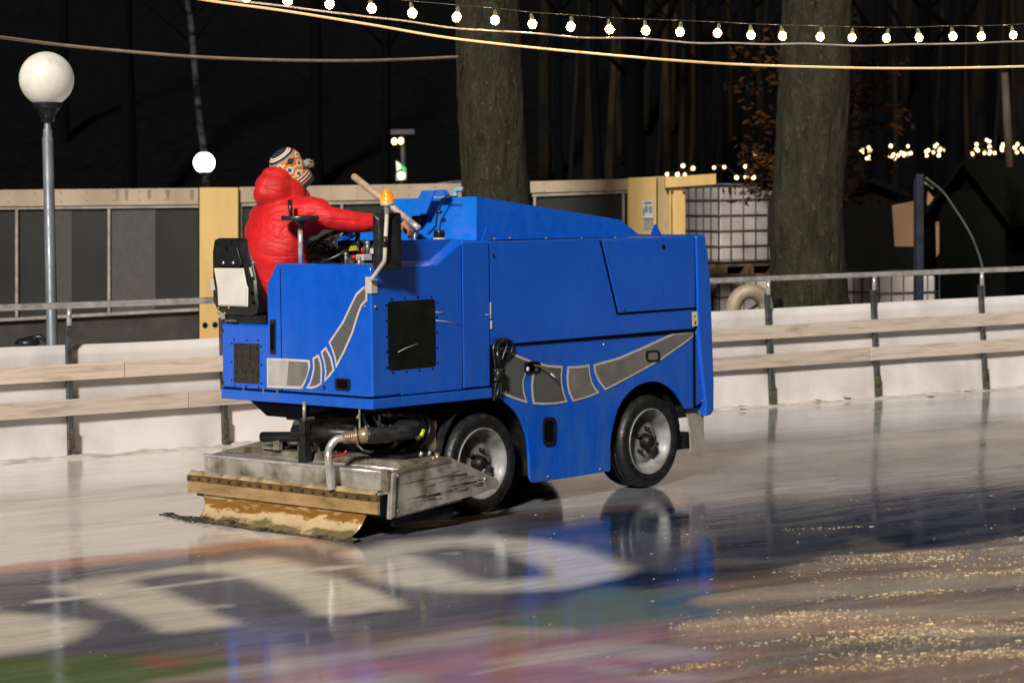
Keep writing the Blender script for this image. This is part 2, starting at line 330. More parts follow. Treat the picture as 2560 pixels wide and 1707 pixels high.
    for pts in ([(330, 960), (950, 860), (1500, 835), (900, 905), (1080, 1000), (1530, 1180), (1420, 1225), (1080, 1255), (930, 1180), (620, 1040)],
                [(1100, 850), (1700, 765), (1950, 810), (2100, 870), (2400, 970), (2500, 1050), (2352, 1120), (2150, 1115), (1950, 1050), (1700, 930), (1400, 855)],
                [(-200, 1110), (300, 1140), (560, 1190), (540, 1250), (300, 1350), (-200, 1410)]):
        mixc(PL([zl(*p) for p in pts], 60), (.80, .73, .60), .35)
    ringo = PL([zc(*p) for p in [(20, 640), (450, 560), (1000, 525), (1400, 560), (1900, 680), (2020, 760), (1700, 860), (1200, 905), (900, 910), (500, 880), (220, 790)]], 64)
    ringi = PL([zc(*p) for p in [(480, 640), (800, 590), (1100, 620), (1350, 715), (1430, 790), (1200, 830), (950, 822), (740, 740)]], 64)
    mixc(ringo * (1 - ringi), (.70, .66, .60), .35)
    mixc(PL([zc(*p) for p in [(-200, 800), (0, 850), (200, 900), (420, 1005), (200, 1030), (-200, 1060)]], 60), (.78, .71, .57), .3)
    mixc(PL([zc(*p) for p in [(1500, 560), (2352, 470), (2500, 560), (2352, 760), (2000, 720)]], 60) * .25, (.3, .3, .36), .3)
    # brown and green band
    bl = np.interp(jx, [-600, 0, 500, 900, 1300, 1650, 2100, 2560, 3200], [1690, 1655, 1625, 1590, 1535, 1470, 1400, 1350, 1290])
    mixc(np.clip((jy - bl) / 40 + .5, 0, 1), (.24, .17, .14), .5)
    mixc(PL([zl(*p) for p in [(-300, 1440), (300, 1420), (900, 1400), (1500, 1440), (1440, 1500), (1100, 1540), (700, 1640), (-300, 1700)]], 50), (.15, .20, .085), .5)
    mixc(PL([zl(*p) for p in [(850, 1440), (1050, 1410), (1250, 1450), (1050, 1480)]], 40), (.34, .14, .10), .4)
    mixc(PL([zc(*p) for p in [(1000, 1150), (1350, 1040), (1700, 900), (2000, 880), (2500, 900), (3000, 930), (2900, 1100), (2352, 1150), (1600, 1190)]], 50), (.115, .165, .105), .5)
    # pink foreground
    pk = np.interp(jx, [-600, 0, 600, 850, 1100, 1300, 1700, 2000, 2560, 3200], [1800, 1780, 1725, 1650, 1625, 1600, 1555, 1545, 1500, 1440])
    mixc(np.clip((jy - pk) / 50 + .5, 0, 1), (.42, .215, .18), .45)
    for pts in ([zl(1400, 1500), zl(2352, 1380), zc(500, 1240), zc(900, 1165), zc(1250, 1165), zc(1600, 1190), zc(1100, 1240), zc(600, 1310), zc(0, 1390), zl(1800, 1510), zl(1000, 1590)],
                [zc(1050, 1400), zc(1500, 1300), zc(1900, 1260), zc(2352, 1270), zc(2700, 1330), zc(2352, 1400), zc(1900, 1360), zc(1500, 1400)],
                [zc(2352, 1541), zc(2000, 1480), zc(1700, 1420), zc(2352, 1470), zc(2800, 1500)],
                [zr(1300, 1500), zr(1996, 1410), zr(2300, 1380), zr(2300, 1700), zr(1200, 1700)],
                [zc(-300, 1541), zc(200, 1500), zc(560, 1480), zc(600, 1541), zc(300, 1600)]):
        mixc(PL(pts, 70) * .75, (.54, .46, .37), .3)
    # grey letter strokes inside the navy field, right
    mixc(PL([zr(*p) for p in [(300, 880), (900, 850), (1050, 760), (1250, 790), (1560, 900), (1350, 905), (1000, 870), (350, 925)]], 55) * .8, (.13, .13, .13), .3)
    mixc(PL([zr(*p) for p in [(1450, 720), (1996, 690), (2300, 760), (2300, 830), (1700, 830)]], 60) * .5, (.07, .085, .10), .3)
    # dirty gritty band, bottom right
    gl = np.interp(jx, [1500, 1750, 2000, 2300, 2560, 3200], [1700, 1520, 1455, 1430, 1400, 1350])
    s1, s2_, s3, s4 = streak(.45, 2.6, 31), streak(.8, 5, 32), streak(.5, 3.2, 33), streak(1.6, 9, 34)
    gz = np.clip((jy - gl + (s1 - .5) * 160) / 60 + .5, 0, 1) * np.clip((jx - 1640 + (s2_ - .5) * 500) / 220, 0, 1)
    mixc(gz * .92, (.115, .062, .048), .6)
    mixc(gz * np.clip((s1 - .50) * 9, 0, 1) * .85, (.035, .038, .052), .5)
    mixc(gz * np.clip((s3 - .52) * 9, 0, 1) * .8, (.24, .20, .155), .5)
    mixc(gz * np.clip((s2_ - .56) * 9, 0, 1) * .8, (.30, .17, .11), .5)
    mixc(gz * np.clip((s4 - .60) * 9, 0, 1) * .6, (.42, .35, .25), .5)
    grit = np.clip(gz, 0, 1) * (py > 1330)
    grit = np.maximum(grit, np.clip(1 - np.abs(py - 1320 + (px - 1100) * .04) / 60, 0, 1) * np.clip((px - 1700) / 400, 0, 1) * .0)
    # long pale skid lines frozen in the surface
    def pline(pts, w, a, c=(.8, .77, .70)):
        d = np.full(X.shape, 1e9); pts = [np.array(p, float) for p in pts]
        for (x0, y0), (x1, y1) in zip(pts, pts[1:]):
            ex, ey = x1 - x0, y1 - y0; t = np.clip(((px - x0) * ex + (jy * .5 + py * .5 - y0) * ey) / (ex * ex + ey * ey), 0, 1); d = np.minimum(d, np.hypot((px - x0 - t * ex), (jy * .5 + py * .5 - y0 - t * ey)))
        mixc(np.clip(1.3 - d / w, 0, 1) * a * np.clip((n2 - .3) * 4, 0, 1), c)
    pline([zl(-300, 1150), zl(0, 1095), zl(150, 1060), zl(420, 1040), zl(700, 1000), zl(1000, 965), zl(1400, 915), zl(1800, 865), zl(2352, 815)], 5, .8)
    pline([zl(560, 1190), zl(900, 1155), zl(1150, 1110), zl(1500, 1080)], 5, .5)
    pline([zc(-100, 760), zc(0, 745), zc(300, 700), zc(560, 668), zc(800, 640)], 5, .8); pline([zc(900, 1480), zc(1200, 1420), zc(1500, 1370), zc(1760, 1340)], 4, .4)
    pline([zl(-100, 400), zl(400, 375), zl(900, 330), zl(1200, 330)], 3, .4, (.4, .38, .36))
    for yy in (1065, 1096, 1150, 1168): pline([(1800, yy + 14), (2150, yy + 6), (2700, yy - 18)], 4, .45, (.36, .34, .33) if yy % 2 else (.08, .085, .095))
    col[:] = np.clip(col, .004, .9)
    vs = np.stack([X, Y, np.zeros_like(X)], -1).reshape(-1, 3)
    idx = np.arange(nx * ny).reshape(ny, nx); q = np.stack([idx[:-1, :-1], idx[:-1, 1:], idx[1:, 1:], idx[1:, :-1]], -1).reshape(-1, 4)
    me = bpy.data.meshes.new('ice'); me.vertices.add(len(vs)); me.vertices.foreach_set('co', vs.ravel())
    me.loops.add(q.size); me.loops.foreach_set('vertex_index', q.ravel().astype(np.int32)); me.polygons.add(len(q))
    me.polygons.foreach_set('loop_start', np.arange(0, q.size, 4, dtype=np.int32)); me.update(calc_edges=True)
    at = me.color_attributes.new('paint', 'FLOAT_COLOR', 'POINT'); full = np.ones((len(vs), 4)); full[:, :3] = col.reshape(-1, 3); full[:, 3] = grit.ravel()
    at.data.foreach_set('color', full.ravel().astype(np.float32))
    ga = me.attributes.new('grit', 'FLOAT', 'POINT'); ga.data.foreach_set('value', grit.ravel().astype(np.float32))
    o = bpy.data.objects.new('ice', me); C.objects.link(o); tag(o, kind='structure')
    # crumbs standing in for bulb glints, the gold put into their colour
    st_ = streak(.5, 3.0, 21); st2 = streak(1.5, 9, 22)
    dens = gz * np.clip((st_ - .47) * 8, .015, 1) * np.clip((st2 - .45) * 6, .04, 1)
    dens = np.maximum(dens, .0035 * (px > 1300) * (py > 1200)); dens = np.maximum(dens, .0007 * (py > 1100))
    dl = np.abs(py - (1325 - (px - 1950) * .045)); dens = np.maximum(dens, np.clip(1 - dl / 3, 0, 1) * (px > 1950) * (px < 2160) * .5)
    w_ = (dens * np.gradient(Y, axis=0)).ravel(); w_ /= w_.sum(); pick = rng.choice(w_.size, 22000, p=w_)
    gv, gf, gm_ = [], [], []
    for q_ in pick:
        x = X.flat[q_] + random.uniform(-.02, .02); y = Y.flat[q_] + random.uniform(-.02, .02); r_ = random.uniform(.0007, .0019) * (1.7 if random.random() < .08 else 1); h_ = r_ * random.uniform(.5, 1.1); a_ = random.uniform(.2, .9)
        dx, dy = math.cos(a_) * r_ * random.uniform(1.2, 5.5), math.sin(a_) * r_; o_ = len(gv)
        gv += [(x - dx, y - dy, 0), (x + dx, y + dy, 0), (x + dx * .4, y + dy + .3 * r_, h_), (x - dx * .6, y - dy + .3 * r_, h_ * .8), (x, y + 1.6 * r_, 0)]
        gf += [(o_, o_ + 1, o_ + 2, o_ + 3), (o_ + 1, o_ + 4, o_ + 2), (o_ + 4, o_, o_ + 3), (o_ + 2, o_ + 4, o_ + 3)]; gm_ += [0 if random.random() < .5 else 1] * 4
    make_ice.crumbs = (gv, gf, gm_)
    return o
ice = make_ice()
def ice_mat(painted):
    m, N, L, b = mat('wet_ice' if painted else 'outer_ice')
    ang = R(-37)
    st = noise_tex(N, L, 1.6, 8, (1.0, 4.5, 1), rough=.62, rot=ang, dist=.4); fine = noise_tex(N, L, 16, 4, (1, 2.2, 1), rough=.6, rot=ang); cut = noise_tex(N, L, 5, 8, (.35, 9, 1), rough=.75, rot=ang); cut2 = noise_tex(N, L, 4, 9, (.5, 16, 1), rough=.75, rot=R(-20), dist=.3)
    scr = noise_tex(N, L, 4, 9, (.4, 20, 1), rough=.72, rot=R(-46))
    if painted:
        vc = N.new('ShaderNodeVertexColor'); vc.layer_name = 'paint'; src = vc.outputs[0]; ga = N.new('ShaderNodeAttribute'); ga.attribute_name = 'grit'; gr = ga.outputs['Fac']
    else:
        rgb = N.new('ShaderNodeRGB'); rgb.outputs[0].default_value = (.55, .5, .43, 1); src = rgb.outputs[0]; gr = None
    mul = N.new('ShaderNodeMix'); mul.data_type = 'RGBA'; mul.blend_type = 'MULTIPLY'; mul.inputs[0].default_value = 1
    L.new(src, mul.inputs[6]); L.new(ramp(N, L, st, [(.28, (.74, .76, .80)), (.5, (.97, .98, .99)), (.72, (1.10, 1.09, 1.06))]), mul.inputs[7])
    mc_ = N.new('ShaderNodeMix'); mc_.data_type = 'RGBA'; mc_.blend_type = 'MULTIPLY'; mc_.inputs[0].default_value = 1; L.new(mul.outputs[2], mc_.inputs[6]); L.new(ramp(N, L, cut, [(.30, (.70, .71, .74)), (.5, (1, 1, 1)), (.70, (1.25, 1.22, 1.18))]), mc_.inputs[7]); mul = mc_
    m9 = N.new('ShaderNodeMix'); m9.data_type = 'RGBA'; L.new(ramp(N, L, cut2, [(.69, (0,) * 3), (.74, (.22,) * 3)]), m9.inputs[0]); L.new(mul.outputs[2], m9.inputs[6]); m9.inputs[7].default_value = (.42, .40, .38, 1); mul = m9
    # pale skate scratches
    mx = N.new('ShaderNodeMix'); mx.data_type = 'RGBA'; L.new(ramp(N, L, scr, [(.70, (0,) * 3), (.75, (.30,) * 3)]), mx.inputs[0])
    L.new(mul.outputs[2], mx.inputs[6]); mx.inputs[7].default_value = (.55, .53, .48, 1); L.new(mx.outputs[2], b.inputs['Base Color'])
    b.inputs['IOR'].default_value = 1.42
    rgh = ramp(N, L, st, [(.35, (.05,) * 3), (.70, (.17,) * 3)])
    bp = N.new('ShaderNodeBump'); bp.inputs['Strength'].default_value = .09; bp.inputs['Distance'].default_value = .010; L.new(st, bp.inputs['Height'])
    b2 = N.new('ShaderNodeBump'); b2.inputs['Distance'].default_value = .0035; L.new(fine, b2.inputs['Height']); L.new(bp.outputs[0], b2.inputs['Normal'])
    b2.inputs['Strength'].default_value = .05
    if gr is not None:
        mr = N.new('ShaderNodeMapRange'); mr.inputs[3].default_value = .035; mr.inputs[4].default_value = 1.0; L.new(gr, mr.inputs[0]); L.new(mr.outputs[0], b2.inputs['Strength'])
        g3 = noise_tex(N, L, 34, 5, (1, 1.6, 1), rough=.7, rot=ang); b3 = N.new('ShaderNodeBump'); b3.inputs['Distance'].default_value = .007
        L.new(gr, b3.inputs['Strength']); L.new(g3, b3.inputs['Height']); L.new(b2.outputs[0], b3.inputs['Normal']); L.new(b3.outputs[0], b.inputs['Normal'])
    else: L.new(b2.outputs[0], b.inputs['Normal'])
    L.new(rgh, b.inputs['Roughness']); return m
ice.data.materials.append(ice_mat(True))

# fence line, rink side to the camera
P0 = Vector((-3.117, 15.616, 0)); FD = Vector((4.369 + 3.117, 20.64 - 15.616, 0)).normalized(); FN = Vector((FD.y, -FD.x, 0))
def fp(s, z=0.0, off=0.0): v = P0 + FD * s + FN * off; v.z = z; return v
g = MB(); a, b_ = fp(-40, -.004), fp(60, -.004)
g.add([a, b_, b_ + FN * 60, a + FN * 60], [(0, 1, 2, 3)]); o = g.build('outer_ice', ice_mat(False)); tag(o, kind='structure')
# ground behind the rink, out to the horizon
g = MB(); a, b_ = fp(-400, -.03), fp(400, -.03); g.add([a - FN * 600, b_ - FN * 600, b_ + FN * 200, a + FN * 200], [(0, 1, 2, 3)])
tag(g.build('ground', simple('dark_earth', (.018, .015, .012), .95, scale=.8, col2=(.007, .007, .006), bmp=.4, bscale=4, spec=.1)), kind='structure')
# wooded hillside
hs = MB(); nu, nv = 90, 40
for j in range(nv):
    for i in range(nu):
        x = -60 + 130 * i / (nu - 1); y = 44 + 60 * j / (nv - 1)
        z = -.2 + 17 * (j / (nv - 1)) ** .9 * (1.05 - .1 * math.sin(x * .08)) + 1.2 * noise.noise(Vector((x * .12, y * .12, 0))) * min(1, j / 6)
        hs.v.append((x, y, z))
hs.f = [(j * nu + i, j * nu + i + 1, (j + 1) * nu + i + 1, (j + 1) * nu + i) for j in range(nv - 1) for i in range(nu - 1)]; hs.m = [0] * len(hs.f); hs.sm = [True] * len(hs.f)
tag(hs.build('hillside', simple('hillside_leaf_litter', (.0026, .0026, .0028), 1, scale=5.0, col2=(.0006, .0009, .0015), bmp=.5, bscale=2, spec=.05, detail=8)), kind='structure')

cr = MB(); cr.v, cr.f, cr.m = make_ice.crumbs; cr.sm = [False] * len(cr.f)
tag(cr.build('glint_flecks', [simple('gold_glint_fleck', (.95, .72, .44), .2, var=.1, coat=.5), simple('dim_glint_fleck', (.55, .42, .28), .3, var=.3)], fix=False), 'gold-coloured crumbs of frozen spray scattered over the rough ice in the lower right', 'painted glints', kind='stuff')
# ================================================================== RINK BARRIER
fence = empty('rink_barrier', fp(4.5)); tag(fence, 'long rink barrier of white banner, pale planks and grey posts under a steel handrail', 'barrier')
FI = fence.matrix_basis.copy(); FI.translation = fence.location
def F_(v): return Vector(v) - Vector(fence.location)
def zt(s): return 1.0 + .004 * (s)      # the barrier rises slightly to the right
rail = MB(); rail.tube([F_(fp(s, 1.062 + .005 * max(0, s - .5) * 1.0 + .02 * (s > 99), .05)) for s in np.linspace(-6, 14, 24)], .024, 14)
rail.build('handrail', CHROME, fence)
PS = [-3.7, -2.45, -1.2, .02, 1.205, 2.5, 3.8, 5.1, 6.355, 7.57, 8.90, 10.2, 11.5, 12.8]
for s in PS:
    ln = .0 + .085 * min(1, max(0, s / 9)); zr_ = 1.062 + .005 * max(0, s - .5)
    m = MB()
    def pb(s0, z): return fp(s0 - ln * z / 1.1 + ln, z, 0)
    t = .019
    for (za, zb) in ((-.02, zr_ - .13),):
        q = []
        for z in (za, zb):
            c = fp(s + ln * (1 - z / 1.1), z, .022); q += [F_(c + FD * dx + FN * dy) for dx, dy in ((-t, -.02), (t, -.02), (t, .02), (-t, .02))]
        m.add(q, [(0, 1, 2, 3), (4, 5, 6, 7), (0, 1, 5, 4), (1, 2, 6, 5), (2, 3, 7, 6), (3, 0, 4, 7)])
    p = m.build('post', GALV, fence, .004)
    m = MB(); c0 = fp(s + ln * (1 - (zr_ - .14) / 1.1), zr_ - .14, .04); c1 = fp(s, zr_ - .018, .05)
    m.tube([F_(c0), F_(c1)], [.019, .017], 12); m.build('bracket', CHROME, p)
    m = MB(); q = []
    for z in (-.01, .20):
        c = fp(s + ln * (1 - z / 1.1), z, .032); q += [F_(c + FD * dx + FN * dy) for dx, dy in ((-t - .003, -.02), (t + .003, -.02), (t + .003, .022), (-t - .003, .022))]
    m.add(q, [(0, 1, 2, 3), (4, 5, 6, 7), (0, 1, 5, 4), (1, 2, 6, 5), (2, 3, 7, 6), (3, 0, 4, 7)]); m.build('foot', GOO, p)
# banner: draped vinyl with folds, tucked over the top board
bn = MB(); NS, NZ = 420, 22; S0, S1 = -6, 14
for j in range(NZ + 1):
    for i in range(NS + 1):
        s = S0 + (S1 - S0) * i / NS; top = .782 + .0085 * max(0, s - 1) + .005 * noise.noise(Vector((s * .9, 0, 9)))
        z = top * j / NZ if j < NZ else top
        low = max(0, 1 - z / .32); ph = noise.noise(Vector((s * 2.3, z * 2.4, 1.0))); ph2 = noise.noise(Vector((s * 6.5, z * 3.5, 4.0)))
        near = min(abs(s - p) for p in PS); belly = .03 * low * min(1, near / .35)
        off = -.018 + .014 * ph * (.25 + .75 * low) + .004 * ph2 * (.15 + low) + belly
        if j == NZ: off -= .05
        bn.v.append(F_(fp(s, z, off)))
bn.f = [(j * (NS + 1) + i, j * (NS + 1) + i + 1, (j + 1) * (NS + 1) + i + 1, (j + 1) * (NS + 1) + i) for j in range(NZ) for i in range(NS)]; bn.m = [0] * len(bn.f); bn.sm = [True] * len(bn.f)
bn.build('banner', BANNER, fence)
def plank(s0, s1, za, zb, zc_, zd):
    m = MB(); n = 6; vs = []; L0 = s1 - s0; w = random.uniform(-.004, .004)
    for i in range(n + 1):
        s = s0 + L0 * i / n
        zb0 = za + (zc_ - za) * (s - .5) / 8.5; zt0 = zb + (zd - zb) * (s - .5) / 8.5; off = .036 + w + .003 * math.sin(s * 3)
        for z, f in ((zb0, off - .012), (zb0, off + .014), (zt0, off + .014), (zt0, off - .012)): vs.append(F_(fp(s, z, f)))
    fs = [(i * 4 + k, i * 4 + (k + 1) % 4, (i + 1) * 4 + (k + 1) % 4, (i + 1) * 4 + k) for i in range(n) for k in range(4)] + [(0, 1, 2, 3), (n * 4, n * 4 + 1, n * 4 + 2, n * 4 + 3)]
    m.add(vs, fs); m.build('plank', PLANK, fence, .003)
js = [-6, -3.2, -1.4, .428, 2.6, 4.8, 6.567, 8.70, 11.2, 14]
for a, b_ in zip(js, js[1:]): plank(a + .003, b_ - .003, .542, .656, .592, .708)
js = [-6, -4, -1.6, .916, 3.1, 5.4, 7.535, 10.4, 14]
for a, b_ in zip(js, js[1:]): plank(a + .003, b_ - .003, .297, .412, .345, .462)
# snow crust along its foot
sn = MB(); NS = 900
rows = [(.17, -.006), (.11, .010), (.06, .022), (.02, .022), (-.05, .025)]
for off, z in rows:
    for i in range(NS + 1):
        s = -6 + 20 * i / NS; k = .5 + .9 * noise.noise(Vector((s * 4, off * 20, 0))) + .5 * noise.noise(Vector((s * 13, off * 30, 3)))
        sn.v.append(fp(s, z * max(.15, k * 1.1) if z > 0 else z, off * (1 + .8 * noise.noise(Vector((s * 3, 5, 0)))) if off > 0 else off))
sn.f = [(j * (NS + 1) + i, j * (NS + 1) + i + 1, (j + 1) * (NS + 1) + i + 1, (j + 1) * (NS + 1) + i) for j in range(len(rows) - 1) for i in range(NS)]; sn.m = [0] * len(sn.f); sn.sm = [True] * len(sn.f)
tag(sn.build('snow', SNOW), 'crust of dirty snow along the foot of the barrier', 'snow', kind='stuff')
# fallen leaf on the ice, and dark leaves at the fence
def leaf(name, p, r, m, label, group=None):
    b = MB(); n = 11; vs = [(0, 0, .006)]
    for k in range(n):
        a = 2 * math.pi * k / n; rr_ = r * (1 if k % 2 else .62); vs.append((math.cos(a) * rr_ * 1.3, math.sin(a) * rr_, .004 + .012 * random.random()))
    b.add(vs, [(0, 1 + k, 1 + (k + 1) % n) for k in range(n)]); o = b.build(name, m, loc=p); tag(o, label, 'leaf', group)
YLEAF = simple('yellow_leaf', (.6, .45, .16), .7); DLEAF = simple('dark_leaf', (.03, .02, .012), .7)
leaf('fallen_leaf', ground(1780 + 1240 * 780 / 2352, 700 + 975 * 780 / 2352, .0), .05, YLEAF, 'yellow leaf lying on the ice beside a barrier post')
for x, y in ((1925, 837), (1655, 880), (1018, 885), (800, 905), (228, 950)):
    q = Z(1780, 700, 780)(x, y); leaf('dark_leaf', ground(q[0], q[1] + 3, .02), .035, DLEAF, 'small dark dead leaf caught in the snow crust at the barrier foot', 'dead leaves along the barrier')
# ================================================================== ICE RESURFACER
rs = empty('ice_resurfacer', O, MROT)
tag(rs, 'bright blue ride-on ice resurfacing machine with grey stripe graphics, parked on wet ice', 'ice resurfacer')
W = 1.21
zs, z2, zw, zd, za = Z(900, 400, 900), Z(500, 650, 600), Z(1100, 850, 750), Z(1200, 820, 400, 2240), Z(400, 900, 900)
# --- rear cabinet (operator end)
b = MB()
rp = [(0, .713), (0, 1.392), (.024, 1.416), (.735, 1.416), (.75, 1.408), (.826, 1.30), (.826, 1.077), (W, 1.077), (W, .713)]
b.prism([(0, y, z) for y, z in rp], (.235, 0, 0))
cab = b.build('rear_cabinet', BLUE, rs, .014, 3)
b = MB()   # near side pod with stepped upper edge
A = [(.215, -.0006, .713), (.692, -.0006, .713), (.692, -.0006, 1.515), (.50, -.0006, 1.398), (.215, -.0006, 1.398)]
U = [(.215, .030, 1.424), (.462, .030, 1.424), (.655, .030, 1.540), (.215, .030, 1.540)]
vs = A + U + [(.692, .09, .713), (.692, .09, 1.54), (.215, .09, .713), (.215, .09, 1.54), (.692, .032, 1.54)]
b.add(vs, [(0, 1, 2, 3, 4), (4, 3, 6, 5), (3, 2, 13, 7, 6), (5, 6, 7, 8), (8, 7, 13, 10, 12), (1, 9, 10, 13, 2), (0, 11, 9, 1), (11, 12, 10, 9), (0, 4, 5, 8, 12, 11)])
b.box((.216, .085, .72), (.69, .36, 1.395))
b.build('side_pod', BLUE, rs, .004, 2)
b = MB(); b.box((.20, .826, .713), (.50, W, 1.076)); b.box((.20, .36, .713), (.70, W, .80)); b.build('cockpit_floor', DARK, rs, .004)
b = MB(); b.box((.701, .002, .713), (.925, W, 1.528)); b.build('column_panel', BLUE, rs, .012, 3)
b = MB(); b.box((-.006, -.006, .650), (.928, W + .004, .707)); b.build('bumper_beam', BLUE, rs, .006, 2)
b = MB(); b.box((.004, .006, .700), (.92, W - .01, .72)); b.box((.685, .010, .72), (.71, .35, 1.50)); b.box((.915, .010, .66), (.95, W - .02, 1.50))
b.prism([(.02, .30, .65), (.02, .62, .57), (.02, .86, .57), (.02, 1.0, .65)], (.8, 0, 0)); b.build('frame_gap', SEAM, rs)
# --- main body: upper tank panels
b = MB(); b.prism([(.932, .008, .941), (2.80, .008, .951), (2.80, .008, 1.524), (.932, .008, 1.524)], (0, W - .016, 0)); b.build('tank_body', BLUE, rs, .006)
b = MB(); b.prism([(1.90, -.002, 1.512), (2.052, -.002, 1.079), (2.793, -.002, 1.083), (2.793, -.002, 1.519)], (0, .012, 0)); b.build('side_door', BLUE, rs, .004)
b = MB(); b.prism([(1.885, .0045, 1.512), (2.040, .0045, 1.068), (2.80, .0045, 1.072), (2.80, .0045, 1.519)], (0, .004, 0))
b.box((.94, .012, .9325), (2.80, .03, .944)); b.box((2.797, .01, .46), (2.806, .03, 1.52)); b.build('panel_gap', SEAM, rs)
fr = [(2.805, -.004, 1.526), (2.895, -.004, 1.533), (2.925, -.004, 1.42), (2.955, -.004, 1.20), (2.985, -.004, .60), (2.982, -.004, .43), (2.955, -.004, .405), (2.900, -.004, .400), (2.898, -.004, .50), (2.83, -.004, .90)]
b = MB(); b.prism(fr, (0, W + .008, 0)); b.build('front_panel', BLUE, rs, .012, 3)
# --- skirt with wheel arches
arcF = [zw(*p) for p in ((1325, 1035), (1338, 1000), (1336, 850), (1350, 720), (1390, 560), (1450, 450), (1540, 365), (1640, 328), (1730, 335), (1810, 385), (1870, 450), (1925, 540))]
arcR = [zw(*p) for p in ((728, 1118), (706, 1075), (700, 950), (690, 800), (665, 700), (620, 600), (560, 530), (470, 458))]
af = [sd(p, .02) for p in arcF]; ar = [sd(p, .02) for p in arcR]
af = catmull(af, 3); ar = catmull(ar, 3)
sk = [Vector((.955, .02, .932)), Vector((.955, .02, ar[-1].z + .01))] + list(reversed(ar)) + [Vector((1.6, .02, .136)), Vector((1.93, .02, .140))] + af[1:] + [Vector((2.795, .02, af[-1].z)), Vector((2.895, .02, .49)), Vector((2.84, .02, .88)), Vector((2.80, .02, .932))]
b = MB(); b.prism(sk, (0, .018, 0)); b.build('skirt', BLUE, rs, .004)
sk2 = [Vector((p.x, W - .02, p.z)) for p in sk]; b = MB(); b.prism(sk2, (0, -.018, 0)); b.build('skirt', BLUE, rs, .004)
# chassis behind the skirt: arch liners, belly
b = MB(); b.box((.96, .30, .30), (2.9, W - .30, .93)); b.box((1.30, .045, .17), (1.90, W - .045, .93)); b.box((.50, .25, .28), (.96, W - .25, .65)); b.box((.30, .28, .52), (.96, W - .2, .65))
for cx, r0 in ((2.36, .345), (.93, .37)):
    n = 14; vs = []
    for k in range(n + 1):
        a = math.pi * (k / n) * .98; vs += [(cx + r0 * math.cos(a), .05, .29 + r0 * math.sin(a)), (cx + r0 * math.cos(a), .34, .29 + r0 * math.sin(a))]
    b.add(vs, [(2 * k, 2 * k + 1, 2 * k + 3, 2 * k + 2) for k in range(n)])
b.build('chassis', DARK, rs)
# --- snow hopper cover
def hp(x, y, z): return Vector((x, y, z))
hv = [hp(.87, .050, 1.530), hp(.90, .074, 1.772), hp(.90, .70, 1.766), hp(.87, 1.10, 1.530), hp(2.33, .05, 1.53), hp(2.14, .060, 1.632), hp(2.14, .84, 1.628), hp(2.33, 1.12, 1.53)]
b = MB(); b.add(hv, [(0, 1, 2, 3)], 1); b.add(hv, [(0, 4, 5, 1), (1, 5, 6, 2), (2, 6, 7, 3), (4, 7, 6, 5), (0, 3, 7, 4)]); b.build('snow_tank_cover', [BLUE, BLUE_LIT], rs)
b = MB()
for x in (.93, 2.43):
    b = MB(); b.prism([(x - .05, .02, 1.528), (x + .07, .02, 1.528), (x + .01, .02, 1.60), (x - .005, .02, 1.60)], (0, .006, 0)); b.build('lifting_lug', BLUE, rs)
# service flap (raised) and its cable on the hopper back
zq = Z(850, 440, 400, 2240)
fl = [rr(zq(*p), .80) for p in ((1140, 205), (1330, 200), (1200, 530), (975, 545))]
b = MB(); b.prism(fl, (.012, 0, 0)); q = [rr(zq(*p), .81) for p in ((1330, 195), (1410, 195), (1470, 275), (1320, 285))]; b.prism(q, (.05, 0, 0)); b.build('service_flap', BLUE_LIT, rs, .003)
b = MB(); q = [rr(zq(*p), .835) for p in ((1010, 560), (1190, 555), (1110, 700), (1060, 660), (1000, 610))]; b.prism(q, (.02, 0, 0), 0); b.build('flap_opening', SEAM, rs)
b = MB(); b.tube(catmull([rr(zq(*p), .82) for p in ((1480, 285), (1430, 380), (1380, 480), (1350, 600), (1340, 700), (1250, 800), (1240, 820))]), .0055, 6); b.tube([rr(zq(*p), .81) for p in ((1350, 500), (1410, 505))], .012, 6)
b.tube(catmull([rr(zq(*p), .82) for p in ((1480, 285), (1560, 290), (1640, 288))]), .0045, 6); b.build('flap_cable', BLACK, rs)
c = rr(zq(1390, 830), .76); b = MB(); b.lathe([(0, .03), (.03, .03), (.032, .02), (.032, -.014), (.0, -.014)], c, seg=18); o = b.build('filler_cap', BLACK, rs)
b = MB(); b.lathe([(0, 0), (.036, 0), (.036, -.022), (0, -.022)], c + Vector((0, 0, -.014)), seg=18); b.build('cap_collar', CREAM, o)
b = MB(); c = rr(zq(1650, 240), 1.0); b.tube(catmull([c + Vector((0, 0.02, -.05)), c + Vector((0, .02, .0)), c + Vector((0, .008, .018)), c + Vector((0, -.035, .02))]), .016, 12); b.build('vent_elbow', simple('pale_blue_plastic', (.25, .5, .62), .35), rs)
# rivets and screws
def discs(name, pts, r, m, ax='s', parent=rs, t=.004):
    for p in pts:
        b = MB(); p = Vector(p); d = Vector((0, -1, 0)) if ax == 's' else Vector((-1, 0, 0)); b.lathe([(0, t), (r * .7, t), (r, 0), (r, -.003)], p, d, 10)
        b.build(name, m, parent)
def onS(pts, Y, f=zs): return [sd(f(*p), Y) for p in pts]
def onR(pts, X, f=z2): return [rr(f(*p), X) for p in pts]
discs('screw', onS(((980, 510), (1218, 512), (1450, 512), (1668, 508), (878, 515)), .003), .006, BRASS)
discs('screw', onS(((1635, 535), (1940, 537), (1732, 980), (2187, 945)), -.004), .006, BLACK); discs('screw', onS(((870, 620),), -.002), .008, BLACK)
discs('screw', onS(((1592, 1205), (2213, 1152), (950, 1512), (773, 1482)), .018), .007, CHROME)
discs('screw', [sd(zw(850, 1068), .018), sd(zw(1257, 1010), .018), sd(zw(2062, 478), .018)], .008, BRASS)
